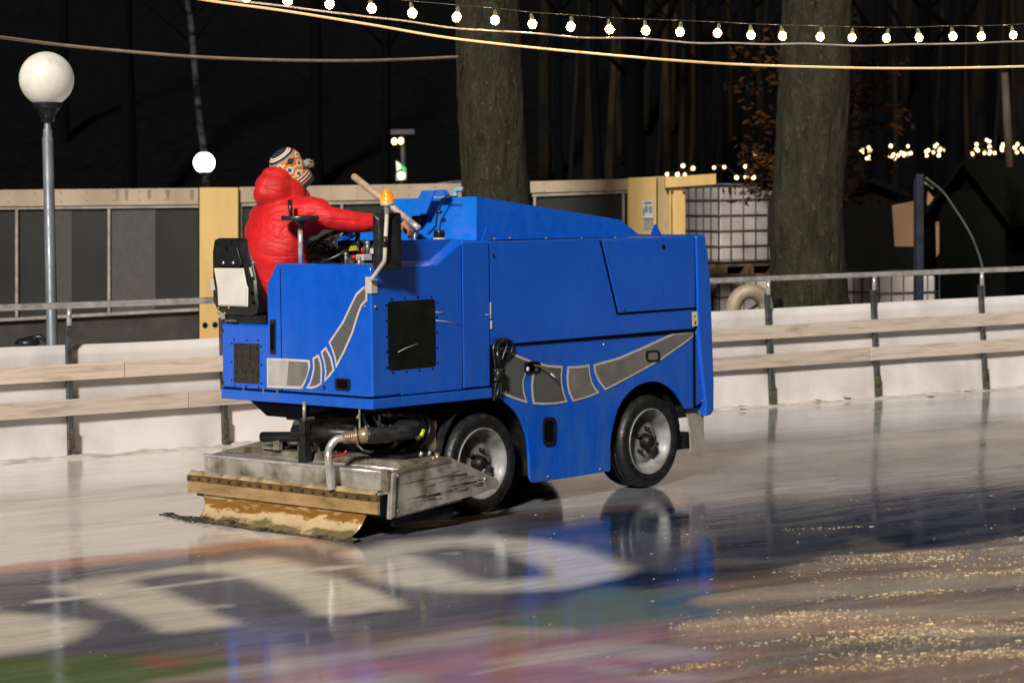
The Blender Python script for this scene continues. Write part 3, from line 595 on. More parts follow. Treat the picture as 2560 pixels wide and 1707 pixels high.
b = MB(); c0 = sd(zs(1985, 568), -.006); b.lathe([(0, .002), (.013, .002), (.013, -.004)], c0, (0, -1, 0), 14); b.build('lock_hole', SEAM, rs)
# --- windows with rounded corners
def rrect(c4, r=.25, n=4):     # rounded quad from 4 corner Vectors
    out = []
    for i in range(4):
        p = c4[i]; a = c4[i - 1]; c = c4[(i + 1) % 4]; p0 = p + (a - p).normalized() * r; p1 = p + (c - p).normalized() * r
        for k in range(n + 1): t = k / n; out.append((1 - t) ** 2 * p0 + 2 * t * (1 - t) * p + t * t * p1)
    return out
b = MB(); b.prism(rrect(onS(((182, 925), (490, 908), (497, 1347), (188, 1377)), -.003), .022), (0, .006, 0)); b.build('side_window', MESHB, rs)
b = MB(); b.prism(rrect(onR(((330, 812), (580, 820), (580, 1215), (330, 1200)), -.003), .006), (.006, 0, 0)); b.build('rear_window', simple('black_grille', (.008, .008, .007), .4, col2=(.035, .033, .026), scale=45), rs)
discs('rivet', onS([(205, 908), (290, 902), (378, 897), (465, 892), (502, 926), (502, 1025), (503, 1125), (506, 1225), (510, 1325), (475, 1363), (388, 1372), (302, 1381), (215, 1389), (177, 1355), (176, 1253), (175, 1152), (172, 1050), (169, 947)], -.001), .0055, SEAM)
discs('rivet', onR([(335, 782), (458, 785), (570, 790), (600, 848), (602, 1030), (602, 1210), (575, 1247), (452, 1238), (342, 1230), (312, 1175), (310, 995), (312, 815)], -.001), .005, SEAM, 'r')
discs('screw', onR([(222, 690), (222, 1200)], -.001), .011, BLACK, 'r'); discs('screw', onR([(1218, 1247),], -.001), .012, BLACK, 'r')
for x, y in ((430, 1265), (625, 1280), (762, 1282)): p = rr(z2(x, y), -.002); b = MB(); b.box((p.x - .006, p.y - .006, p.z - .012), (p.x, p.y + .006, p.z + .012)); b.build('latch', STEEL_D, rs, .002)
b = MB(); p0, p1 = rr(z2(785, 60), -.001), rr(z2(790, 1305), -.001); b.box((-.0015, p0.y - .0025, p1.z), (.002, p0.y + .0025, p0.z - .012)); b.build('door_seam', SEAM, rs)
# --- recessed handles
def pill(name, c4, Yo, ax, r, parent=rs, inner=SEAM):
    out = rrect(c4, r, 6); d = Vector((0, -1, 0)) if ax == 's' else Vector((-1, 0, 0)); ce = sum(out, Vector()) / len(out)
    b = MB(); n = len(out); ins = [ce + (p - ce) * .74 for p in out]; o2 = [p + d * .006 for p in out]; i2 = [p + d * .006 for p in ins]; i3 = [p + d * .0005 for p in ins]
    b.add(out + o2 + i2 + i3, [(k, (k + 1) % n, n + (k + 1) % n, n + k) for k in range(n)] + [(n + k, n + (k + 1) % n, 2 * n + (k + 1) % n, 2 * n + k) for k in range(n)] + [(2 * n + k, 2 * n + (k + 1) % n, 3 * n + (k + 1) % n, 3 * n + k) for k in range(n)], 0)
    b.add(i3, [tuple(range(n))], 1); return b.build(name, [BLACK, inner], parent)
pill('recessed_handle', onS(((1863, 1243), (1955, 1240), (1957, 1312), (1866, 1316)), .016), 0, 's', .028, inner=simple('deep_blue', (.003, .02, .25), .5))
hd = pill('recessed_handle', [sd(zd(*p), .016) for p in ((612, 470), (835, 462), (842, 622), (620, 640))], 0, 's', .025)
b = MB(); b.ball(sd(zd(668, 575), .012), (.014, .008, .014)); b.tube(catmull([sd(zd(*p), Y) for p, Y in (((760, 520), .012), ((870, 550), -.005), ((990, 635), -.01))]), .004, 6, 1); b.tube([sd(zd(990, 635), -.01), sd(zd(1092, 728), -.006)], .005, 6, 0); b.build('cable_lever', [WHITE, simple('olive_cable', (.16, .15, .06), .5)], rs)
pill('recessed_handle', [sd(zw(*p), .016) for p in ((803, 605), (905, 600), (903, 822), (805, 828))], 0, 's', .04)
pill('recessed_handle', onR(((1325, 1152), (1475, 1160), (1475, 1282), (1327, 1272)), -.001), 0, 'r', .02)
pill('recessed_handle', onR(((692, 583), (742, 583), (742, 922), (692, 920)), -.001), 0, 'r', .006)
# --- stripe graphics: beige outline with grey film inside
def sm2(pts, n=3): return pts
def decal(name, pts3, ax, inner, wd=.0125, off=.0025):
    d = Vector((0, -1, 0)) if ax == 's' else Vector((-1, 0, 0))
    to2 = (lambda p: (p.x, p.z)) if ax == 's' else (lambda p: (p.y, p.z)); fx = pts3[0].y if ax == 's' else pts3[0].x
    back = (lambda q: Vector((q[0], fx, q[1]))) if ax == 's' else (lambda q: Vector((fx, q[0], q[1])))
    p2 = [to2(p) for p in pts3]; ins = inset(p2, wd)
    b = MB(); n = len(p2); b.prism([back(q) for q in p2], d * off, 0); b.prism([back(q) + d * (off + .0002) for q in ins], d * .0006, 1); return b.build(name, [BEIGE, inner], rs)
d1 = [zd(*p) for p in ((262, 250), (360, 300), (540, 385), (712, 455), (650, 600), (606, 740), (612, 880), (662, 1052), (480, 995), (285, 912), (270, 600))]
d2 = [zd(*p) for p in ((770, 478), (840, 488), (960, 518), (1157, 530), (1142, 650), (1147, 780), (1177, 920), (1222, 1035), (1050, 1065), (900, 1072), (745, 1065), (725, 950), (718, 800), (738, 620))]
d3 = [zd(*p) for p in ((1230, 535), (1380, 530), (1530, 508), (1537, 620), (1565, 750), (1610, 830), (1670, 905), (1500, 975), (1300, 1030), (1245, 920), (1220, 800), (1215, 680))]
d4 = [zs(*p) for p in ((1525, 1335), (1700, 1285), (1870, 1210), (2050, 1128), (2130, 1121), (2215, 1118), (2130, 1190), (1960, 1310), (1780, 1410), (1600, 1505), (1560, 1450), (1532, 1390))]
for p, m in ((d1, GREY), (d2, GREY), (d3, GREY_L), (d4, GREY_L)): decal('stripe_graphic', [sd(q, .0185) for q in p], 's', m)
r1 = ((658, 960), (870, 966), (1075, 978), (1082, 1040), (1062, 1120), (1035, 1200), (1002, 1263), (830, 1256), (660, 1248))
r2 = ((1105, 960), (1162, 922), (1190, 1000), (1200, 1080), (1195, 1215), (1150, 1245), (1090, 1262), (1040, 1254), (1075, 1200), (1100, 1120), (1112, 1050))
r3 = ((1185, 900), (1235, 848), (1290, 950), (1320, 1080), (1275, 1140), (1220, 1197), (1228, 1100), (1215, 1000))
r4 = ((1262, 805), (1400, 600), (1480, 430), (1530, 330), (1600, 262), (1640, 262), (1640, 400), (1590, 450), (1555, 540), (1500, 720), (1420, 900), (1335, 1062), (1320, 960), (1290, 870))
for p, m in ((r1, SILV), (r2, GREY), (r3, GREY), (r4, GREY)): decal('stripe_graphic', onR(p, -.001), 'r', m)
p = onR(((870, 990), (1050, 1000), (1060, 1060), (1040, 1140), (990, 1232), (850, 1226)), -.0048); b = MB(); b.prism(p, (-.0006, 0, 0)); b.build('grey_film', GREY_L, rs)
# scuffs and chipped paint
b = MB()
for a_, c_ in (((850, 930), (858, 1033)), ((852, 1048), (864, 1103))): q0, q1 = sd(zs(*a_), -.002), sd(zs(*c_), -.002); b.prism([q0, Vector((q1.x, q0.y, q0.z)), q1, Vector((q0.x, q0.y, q1.z))], (0, .002, 0))
for pts in (((495, 994), (550, 997)), ((495, 1048), (560, 1055), (652, 1075)), ((248, 1255), (300, 1228), (380, 1198)), ((820, 1010), (858, 1016))):
    b.tube([sd(zs(*p), -.0035) for p in pts], .0018, 5)
b.build('scuff_mark', WHITE, rs)
# warning stickers
p = onS(((2168, 992), (2202, 988), (2206, 1082), (2172, 1088)), .0055); b = MB(); b.prism(p, (0, -.001, 0))
b.prism(onS(((2172, 1032), (2187, 998), (2202, 1029)), .004), (0, -.0008, 0), 1); b.prism(onS(((2176, 1043), (2200, 1040), (2203, 1078), (2179, 1081)), .004), (0, -.0008, 0), 1)
b.prism(onS(((2183, 1024), (2188, 1008), (2193, 1023)), .0028), (0, -.0006, 0), 2); b.prism(onS(((2184, 1072), (2190, 1052), (2197, 1056), (2194, 1070)), .0028), (0, -.0006, 0), 2); b.build('warning_sticker', [WHITE, YEL, SEAM], rs)
# mud flap and bracket
p = [sd(zw(*q), .05) for q in ((1925, 540), (2065, 525), (2078, 895), (2070, 905), (1985, 902), (1968, 880), (1960, 700), (1945, 600))]; b = MB(); b.prism(p, (0, .01, 0)); o = b.build('mud_flap', simple('pale_mud_flap', (.36, .32, .29), .6, col2=(.24, .21, .18)), rs, .002)
b = MB(); b.box((2.62, .08, .20), (2.86, .26, .30)); b.box((2.70, .06, .40), (2.80, .26, .47)); b.build('flap_bracket', DARK, rs)
# --- wheels
def wheel(cx, y0, sgn):
    w = empty('wheel', (cx, y0, .283)); w.parent = rs; ax = Vector((0, -sgn, 0)); c = Vector((0, 0, 0))
    Ro = .283
    b = MB(); prof = [(.198, -.012), (.205, .002), (.235, .012), (.262, .010), (.276, -.006), (Ro, -.03)]
    for k in range(4): h = -.04 - k * .035; prof += [(Ro, h), (Ro - .009, h - .006), (Ro - .009, h - .012), (Ro, h - .018)]
    prof += [(.272, -.20), (.24, -.215), (.198, -.2)]
    b.lathe(prof, c, ax, 48); b.build('tyre', RUBBER, w)
    b = MB(); b.lathe([(.200, -.012), (.202, .004), (.194, .006), (.188, -.004), (.176, -.012), (.172, -.030), (.160, -.050), (.150, -.062), (.132, -.064), (.120, -.052), (.07, -.045), (.055, -.045), (0, -.045)], c, ax, 48); b.build('rim', RIM, w)
    b = MB(); b.lathe([(0, .02), (.022, .02), (.038, .008), (.045, -.02), (.05, -.045)], c, ax, 18)
    for k in range(5):
        a = 2 * math.pi * k / 5 + .3 + cx; p = Vector((.078 * math.cos(a), 0, .078 * math.sin(a))); b.lathe([(0, -.015), (.010, -.017), (.012, -.03), (.013, -.048)], p, ax, 6)
    b.build('hub', simple('rusty_hub', (.02, .015, .012), .5, .5, col2=(.006, .006, .007), scale=30), w)
for cx in (.885, 2.385): wheel(cx, .035, 1); wheel(cx, W - .035, -1)
# --- hydraulic plug and looped hoses at the skirt corner
b = MB()
b.tube([sd(zd(*p), -.012) for p in ((250, 560), (255, 740))], .030, 12); b.tube([sd(zd(*p), -.005) for p in ((245, 260), (250, 560))], .018, 10)
for pts in (((200, 420), (190, 280), (230, 180), (330, 155), (420, 180), (455, 260), (430, 350), (330, 450)), ((240, 300), (280, 210), (350, 175), (380, 240), (340, 350), (300, 470)), ((215, 560), (205, 400), (215, 250), (270, 190), (330, 200), (370, 240)), ((235, 740), (215, 850), (205, 960), (190, 1010)), ((270, 740), (262, 850), (230, 950), (200, 1000))):
    b.tube(catmull([sd(zd(*p), -.02 + .004 * i) for i, p in enumerate(pts)], 6), .0085, 8)
b.tube([sd(zd(200, 600), -.02), sd(zd(330, 600), -.02)], .012, 8); b.tube([sd(zd(200, 720), -.02), sd(zd(330, 720), -.02)], .014, 8)
b.build('hydraulic_hoses', BLACK, rs)
# --- seat
zt_ = Z(480, 560, 400, 2240)
seat = empty('seat', (0, 0, 0)); seat.parent = rs
def rs_(p, X): return rr(zt_(*p), X)
out = [rs_(p, .0) for p in ((245, 230), (300, 200), (640, 200), (700, 235), (780, 480), (860, 800), (905, 1130), (890, 1250), (800, 1290), (430, 1260), (330, 1200), (270, 1080), (245, 650), (228, 400))]
# rear shell: back face at X 0, swept forward and rounded
b = MB(); ce = sum(out, Vector()) / len(out); n = len(out); rings = []
for X, k in ((.0, .92), (.010, 1.0), (.05, 1.0), (.09, .97), (.125, .88)):
    rings.append([Vector((X + .10 * max(0, (p.z - 1.12) / .45) * .3, ce.y + (p.y - ce.y) * k - X * .0, ce.z + (p.z - ce.z) * k)) for p in out])
vs = [p for r_ in rings for p in r_]; b.add(vs, [(j * n + i, j * n + (i + 1) % n, (j + 1) * n + (i + 1) % n, (j + 1) * n + i) for j in range(4) for i in range(n)] + [tuple(range(n)), tuple(4 * n + i for i in range(n))], 0, False)
b.build('backrest', BLACK, seat, .018, 3)
b = MB(); b.box((.15, .80, 1.13), (.52, 1.27, 1.22)); b.build('seat_cushion', BLACK, seat, .03, 3)
pn = rrect([rs_(p, -.008) for p in ((300, 615), (710, 618), (775, 1160), (365, 1145))], .012); pm = [rs_(p, -.008) for p in ((300, 615), (712, 618), (755, 850), (778, 900), (772, 1162), (362, 1148), (350, 900))]
b = MB(); b.prism(pm, (.012, 0, 0)); pan = b.build('rear_panel', WHITE, seat, .006, 2)
ins = [sum(pm, Vector()) / len(pm) + (p - sum(pm, Vector()) / len(pm)) * .93 + Vector((-.0045, 0, 0)) for p in pm]; b = MB(); b.prism(ins, (.003, 0, 0)); b.build('panel_face', WHITE, pan, .002)
b = MB(); p = [rs_(q, -.004) for q in ((310, 300), (620, 300), (690, 520), (700, 590), (300, 590))]; b.prism(rrect(p[:2] + [p[3], p[4]], .02), (.006, 0, 0)); b.build('shell_relief', BLACK, seat, .003)
discs('screw', [rs_(q, -.006) for q in ((437, 543), (575, 543))], .009, CHROME, 'r', seat); discs('screw', [rs_(q, -.006) for q in ((365, 1178), (515, 1172), (370, 1250), (455, 1250))], .008, BRASS, 'r', seat)
discs('shell_hole', [rs_(q, -.004) for q in ((483, 348), (835, 970), (860, 1098))], .010, SEAM, 'r', seat)
def onshell(p, o=.005):      # point on the shell's right flank
    z_ = rs_(p, .05).z; a_, c_ = rs_((700, 235), 0), rs_((905, 1130), 0); y_ = a_.y + (c_.y - a_.y) * (a_.z - z_) / (a_.z - c_.z); return sd(zt_(*p), y_ - o)
b = MB(); b.prism([onshell(p, .02) for p in ((860, 545), (905, 420), (935, 425), (890, 560))], (0, .03, 0)); b.prism([rs_(p, -.008) for p in ((248, 765), (298, 762), (320, 925), (270, 925))], (.004, 0, 0)); b.build('tag_label', CREAM, seat)
b = MB(); q0 = [onshell(p) for p in ((802, 612), (885, 588), (940, 705), (838, 742))]; b.prism(q0, (0, .003, 0), 0)
for k in range(5): a0 = onshell((862, 695), .0055); a1 = onshell((835 + k * 20, 622 + abs(k - 1) * 6 + k * 9), .0055); b.tube([a0, a1], .0022, 4, 1)
b.build('warning_sticker', [WHITE, SEAM], seat)
b = MB(); b.box((.02, .86, 1.077), (.40, 1.20, 1.125)); b.cyl((.0, 1.17, 1.09), (-.03, 1.05, 1.095), .006, 8, 1); b.build('seat_rail', [DARK, BRASS], seat, .004)
# --- steering wheel and console
zc_ = Z(500, 350, 600)
tau = R(33); swc = sd(zc_(1290, 1040), .80); nrm = Vector((-math.sin(tau), 0, math.cos(tau))); sw = empty('steering_wheel', swc); sw.parent = rs
b = MB(); n = 36; e1 = Vector((math.cos(tau), 0, math.sin(tau))); e2 = Vector((0, 1, 0)); RR = .165
vs = []
for i in range(n):
    a = 2 * math.pi * i / n; d = e1 * math.cos(a) + e2 * math.sin(a)
    for k in range(8): t = 2 * math.pi * k / 8; vs.append(d * (RR + .013 * math.cos(t)) + nrm * .013 * math.sin(t))
b.add(vs, [(i * 8 + k, i * 8 + (k + 1) % 8, ((i + 1) % n) * 8 + (k + 1) % 8, ((i + 1) % n) * 8 + k) for i in range(n) for k in range(8)], 0, True); b.build('wheel_ring', BLACK, sw)
b = MB()
for a in (R(80), R(200), R(320)): d = e1 * math.cos(a) + e2 * math.sin(a); b.tube([d * .02 - nrm * .01, d * RR], [.011, .008], 6)
b.lathe([(0, .02), (.026, .018), (.034, .0), (.03, -.03), (.022, -.09), (.022, -.2)], (0, 0, 0), nrm, 16); b.build('wheel_hub', BLACK, sw)
b = MB(); b.lathe([(0, .030), (.018, .029), (.026, .024), (.028, .018)], (0, 0, 0), nrm, 16); b.build('hub_cap', CHROME, sw)
b = MB(); b.lathe([(0, .05), (.017, .05), (.020, .02), (.012, .0), (.006, -.02)], -e1 * RR * .15 + e2 * -.07 + nrm * .02, nrm, 12); b.build('spinner_knob', CHROME, sw)
con = empty('console', (0, 0, 0)); con.parent = rs
b = MB(); b.prism([(.62, .10, 1.15), (.55, .10, 1.38), (.60, .10, 1.515), (.699, .10, 1.515), (.699, .10, 1.15)], (0, W - .11, 0)); b.build('console_box', simple('console_grey_blue', (.10, .14, .16), .4, col2=(.02, .03, .04), scale=5), con, .006)
b = MB(); b.box((.59, .095, 1.516), (.70, W, 1.532)); q = [sd(zc_(*p), .62) for p in ((1380, 990), (1450, 900), (1510, 900), (1480, 970))]; b.prism(q, (0, .03, 0)); b.build('console_rim', BLUE, con, .003)
b = MB()
for p in ((1560, 1090), (1620, 1080), (1670, 1120)): q = sd(zc_(*p), .55); b.cyl(q + Vector((0, 0, -.06)), q + Vector((-.01, 0, .035)), .006, 8); b.ball(q + Vector((-.01, 0, .045)), .014)
b.build('control_lever', BLACK, con)
b = MB()
for p, Y_ in (((1430, 1120), .52), ((1560, 1160), .45), ((1640, 1010), .40)): q = sd(zc_(*p), Y_); b.cyl(q + Vector((0, 0, -.05)), q, .010, 8); b.ball(q, .013)
b.build('steel_lever', STEEL, con)
b = MB(); q = sd(zc_(1590, 1080), .56); b.ball(q, (.012, .012, .02)); q = sd(zc_(1510, 1150), .58); b.ball(q, .016); b.build('red_knob', REDP, con)
b = MB(); b.prism([sd(zc_(*p), .56) for p in ((1480, 1040), (1555, 1030), (1550, 1080), (1460, 1088))], (0, .002, 0)); b.build('yellow_sticker', YEL, con)
b = MB(); q = sd(zc_(1650, 1150), .5); b.box((q.x - .04, .5, q.z - .018), (q.x + .03, .56, q.z + .016)); b.lathe([(0, 0), (.02, 0), (.02, -.03)], q + Vector((.03, -.01, .05)), seg=12); b.build('switch_box', CREAM, con, .004)
# lever held by the driver's right hand
b = MB(); q = sd(zq(1045, 880), .45); q1 = sd(zq(1045, 770), .45); b.cyl(q + Vector((0, 0, -.03)), q1, .010, 10); b.cyl(q1 + Vector((.01, 0, -.03)), q1 + Vector((.012, 0, .02)), .014, 10); b.build('tank_lever', STEEL, rs)
# --- height hand wheel on its shaft
hw = empty('hand_wheel', (0, 0, 0)); hw.parent = rs; c = Vector((.10, .652, 1.662))
b = MB(); b.cyl((.10, .652, 1.38), (.10, .652, 1.645), .0135, 14); b.lathe([(.016, 0), (.019, 0), (.019, -.02), (.016, -.02)], (.10, .652, 1.648), seg=14); b.build('shaft', CHROME, hw)
b = MB(); b.lathe([(0, .012), (.10, .014), (.104, .008), (.104, -.008), (.10, -.014), (.03, -.014), (.022, -.03), (.020, -.036), (0, -.036)], c, seg=36); b.build('disc', simple('teal_black_plastic', (.008, .022, .024), .35), hw)
k = rr(zc_(893, 740), .10); b = MB(); b.tube([(k.x, k.y, 1.67), (k.x, k.y + .004, 1.70), (k.x, k.y + .010, 1.762)], [.008, .012, .0135], 12); b.build('crank_grip', BLACK, hw)
# --- mirror arm, mirror, beacon
ma = empty('mirror_arm', (0, 0, 0)); ma.parent = rs
b = MB(); p = [Vector((-.004, .035, 1.352)), Vector((-.004, -.006, 1.352)), Vector((-.004, -.006, 1.262)), Vector((-.004, .035, 1.262))]
b.box((-.006, -.004, 1.264), (-.001, .040, 1.352)); b.box((-.006, -.007, 1.264), (.040, -.003, 1.340)); b.build('mount_plate', CREAM, ma, .002)
A0 = sd(zc_(1680, 1370), -.02); A1 = sd(zc_(1810, 1185), -.12); A2 = sd(zc_(1815, 1060), -.13); A3 = sd(zc_(1833, 700), -.13)
b = MB(); b.tube(catmull([A0, A0 + (A1 - A0) * .5, A1 - (A1 - A0) * .08, A1 + (A2 - A1) * .25, A2, A2 + (A3 - A2) * .5, A3], 5), .0115, 12); b.build('tube', CREAM, ma)
discs('bolt', [rr(z2(*p), -.006) for p in ((1608, 287), (1613, 457))] + [sd(z2(1715, 457), -.007)], .007, BRASS, 'r', ma)
b = MB(); b.cyl(sd(zc_(1812, 1050), -.131), sd(zc_(1812, 945), -.131), .0135, 12); b.build('clamp', BLACK, ma)
mi = [rr(zc_(*p), -.02) for p in ((1705, 735), (1975, 740), (1960, 1255), (1692, 1250))]
mc = sd(zc_(1835, 995), -.11); wv = Vector((.30, -.95, 0)).normalized(); pv = Vector((wv.y, -wv.x, 0)); pv = pv if pv.x > 0 else -pv
vx = Vector((.72, -.69, 0)).normalized(); hw_ = .076; hh = .150; nv_ = Vector((vx.y, -vx.x, 0)); nv_ = nv_ if nv_.dot(Vector((-.67, -.74, 0)) @ Matrix.Identity(3)) > 0 else -nv_
camdir = Vector((CAM - O).to_tuple()); cm = toM(Vector((0, 0, 1.7))) - mc; cm.z = 0; cm.normalize(); vx = Vector((cm.y, -cm.x, 0)); vx = (Matrix.Rotation(R(14), 3, 'Z') @ vx); back = -cm
def mq(u, v, d): return mc + vx * u + Vector((0, 0, v)) + back * d
b = MB(); rings = []
for d, k in ((.010, .62), (.024, .90), (.036, 1.0), (.060, 1.0)):
    rings.append([mq(hw_ * k * sx, hh * k2 * sz, d) for sx, sz, k2 in [(1, 1, k)]] if 0 else rrect([mq(-hw_ * k, hh * (k if k > .7 else .8), d), mq(hw_ * k, hh * (k if k > .7 else .8), d), mq(hw_ * k, -hh * (k if k > .7 else .8), d), mq(-hw_ * k, -hh * (k if k > .7 else .8), d)], .014, 3))
n = len(rings[0]); vs = [p for r_ in rings for p in r_]; b.add(vs, [(j * n + i, j * n + (i + 1) % n, (j + 1) * n + (i + 1) % n, (j + 1) * n + i) for j in range(3) for i in range(n)] + [tuple(range(n)), tuple(3 * n + i for i in range(n))])
mir = b.build('mirror', BLACK, rs, .003); b = MB(); b.prism([mq(-hw_ * .9, hh * .93, .0605), mq(hw_ * .9, hh * .93, .0605), mq(hw_ * .9, -hh * .93, .0605), mq(-hw_ * .9, -hh * .93, .0605)], back * .002); b.build('mirror_glass', CHROME, mir)
be = empty('beacon', A3); be.parent = rs
b = MB(); b.lathe([(.0115, -.01), (.017, -.01), (.017, .028), (.034, .030), (.036, .046), (0, .046)], (0, 0, 0), seg=24); b.build('beacon_base', CREAM, be)
m, N, L, bs = mat('amber_lens'); bs.inputs['Base Color'].default_value = (.9, .22, .01, 1); bs.inputs['Roughness'].default_value = .15; bs.inputs['Emission Color'].default_value = (1, .25, .01, 1); bs.inputs['Emission Strength'].default_value = .35
L.new(ramp(N, L, noise_tex(N, L, 28, 2), [(.35, (.55, .09, .002)), (.6, (1, .38, .03))]), bs.inputs['Base Color']); AMB = m
b = MB(); b.lathe([(.036, .046), (.037, .052), (.0345, .054), (.036, .060), (.0335, .062), (.0335, .075), (.031, .092), (.024, .106), (.012, .114), (0, .116)], (0, 0, 0), seg=28); b.build('lens', AMB, be)
# --- conditioner (squeegee sled)
cd = empty('conditioner', (0, 0, 0)); cd.parent = rs
b = MB(); b.prism([(-.12, -.22, .252), (-.12, -.22, .340), (.36, -.22, .345), (.45, -.22, .14), (-.05, -.22, .10)], (0, 1.46, 0)); b.build('sled_box', STEEL, cd, .005)
b = MB(); b.prism([(.02, -.20, .343), (.05, -.12, .382), (.05, 1.10, .382), (.02, 1.24, .343)], (.28, 0, 0)); b.build('top_plate', simple('streaked_steel', (.34, .31, .25), .25, .35, scale=9, col2=(.09, .06, .03), bmp=.4, bscale=30), cd, .004)
b = MB(); b.box((-.205, -.245, .236), (-.11, 1.255, .250)); b.build('splash_ledge', CHROME, cd, .003)
b = MB(); b.box((-.19, -.22, .12), (-.06, 1.22, .236)); b.box((-.05, -.2, .06), (.4, 1.2, .11)); b.build('blade_carrier', DARK, cd)
b = MB(); b.box((-.222, -.25, .137), (-.200, 1.26, .205)); b.build('lower_bar', BARB, cd, .003)
b = MB(); b.box((-.228, -.25, .205), (-.200, 1.26, .236)); bar = b.build('clamp_strip', BARD, cd, .003)
for k in range(18): b = MB(); b.lathe([(0, .009), (.008, .009), (.010, 0)], (-.228, -.20 + k * .0845, .221), (-1, 0, 0), 6); b.build('bolt', BLACK, bar)
sl = MB(); nu, nv = 150, 10    # brown scum and slush lying on the ledge
for j in range(5):
    for i in range(nu + 1):
        y = -.24 + 1.49 * i / nu; k = max(0, .35 + noise.noise(Vector((y * 9, j * .7, 0))) + .4 * noise.noise(Vector((y * 31, j, 2)))); k *= (1 if j not in (0, 4) else .1)
        sl.v.append((-.226 + .022 * j + .006 * noise.noise(Vector((y * 17, j, 7))), y, .236 + .014 + .016 * k * (1 if j < 3 else .5) - (.012 if j == 0 else 0)))
sl.f = [(j * (nu + 1) + i, j * (nu + 1) + i + 1, (j + 1) * (nu + 1) + i + 1, (j + 1) * (nu + 1) + i) for j in range(4) for i in range(nu)]; sl.m = [0] * len(sl.f); sl.sm = [True] * len(sl.f)
sl.build('frozen_scum', simple('tan_frozen_scum', (.50, .40, .24), .25, col2=(.26, .17, .07), scale=14, bmp=.6, coat=.5), cd)
dr = MB(); nu, nv = 120, 12
for j in range(nv + 1):
    t = j / nv
    for i in range(nu + 1):
        y = -.155 + 1.31 * i / nu; rip = noise.noise(Vector((y * 5.5, t * 1.3, 0))); r2_ = noise.noise(Vector((y * 19, t * 3, 3)))
        x = -.20 - .03 * t - .075 * t ** 3 + .022 * rip * t + .007 * r2_ * t; z = .142 * (1 - t) ** 1.1 + .007 + .012 * max(0, r2_) * t
        dr.v.append((x, y + t * (.05 - .12 * i / nu), z))
dr.f = [(j * (nu + 1) + i, j * (nu + 1) + i + 1, (j + 1) * (nu + 1) + i + 1, (j + 1) * (nu + 1) + i) for j in range(nv) for i in range(nu)]; dr.m = [0] * len(dr.f); dr.sm = [True] * len(dr.f)
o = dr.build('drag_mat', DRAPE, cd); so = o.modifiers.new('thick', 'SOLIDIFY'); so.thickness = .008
for i in range(16):
    b = MB(); y_ = random.uniform(1.05, 1.45); b.ball((-.33 + (y_ - 1.1) * .25 + random.uniform(-.03, .03), y_, .004), (random.uniform(.008, .022), random.uniform(.01, .03), random.uniform(.005, .012)), 0, 8, 5)
    if i == 0: sm_ = b
    else: sm_.add(b.v, b.f, 0, True)
st = MB(); nu = 260
prof = [(-.02, 0), (-.012, .6), (.01, 1.0), (.035, .5), (.055, 0)]
for a, zz in prof:
    for i in range(nu + 1):
        y = -.20 + 1.62 * i / nu; w = .5 + .9 * noise.noise(Vector((y * 7, a * 20, 0))) + .6 * noise.noise(Vector((y * 23, a * 30, 1)))
        ctr = -.325 + .02 * noise.noise(Vector((y * 4, 0, 5))) + (.09 * max(0, (y - 1.1) / .3)); st.v.append((ctr + a * 1.1 * (.6 + max(0, w)), y, .002 + zz * max(.006, .026 * w)))
st.f = [(j * (nu + 1) + i, j * (nu + 1) + i + 1, (j + 1) * (nu + 1) + i + 1, (j + 1) * (nu + 1) + i) for j in range(4) for i in range(nu)]; st.m = [0] * len(st.f); st.sm = [True] * len(st.f)
st.add(sm_.v, sm_.f, 0, True); st.build('slush_edge', simple('dirty_slush', (.10, .09, .06), .12, col2=(.015, .016, .014), scale=26, bmp=.8, coat=.6), cd)
b = MB(); b.box((-.124, -.22, .334), (-.114, 1.24, .345)); b.tube([(-.118, -.22, .345), (-.118, 1.24, .345)], .004, 6); b.tube([(.018, -.20, .345), (.018, 1.24, .345)], .005, 6); b.build('edge_shine_strip', CHROME, cd)  # added polished strips standing in for shine along the sled edges
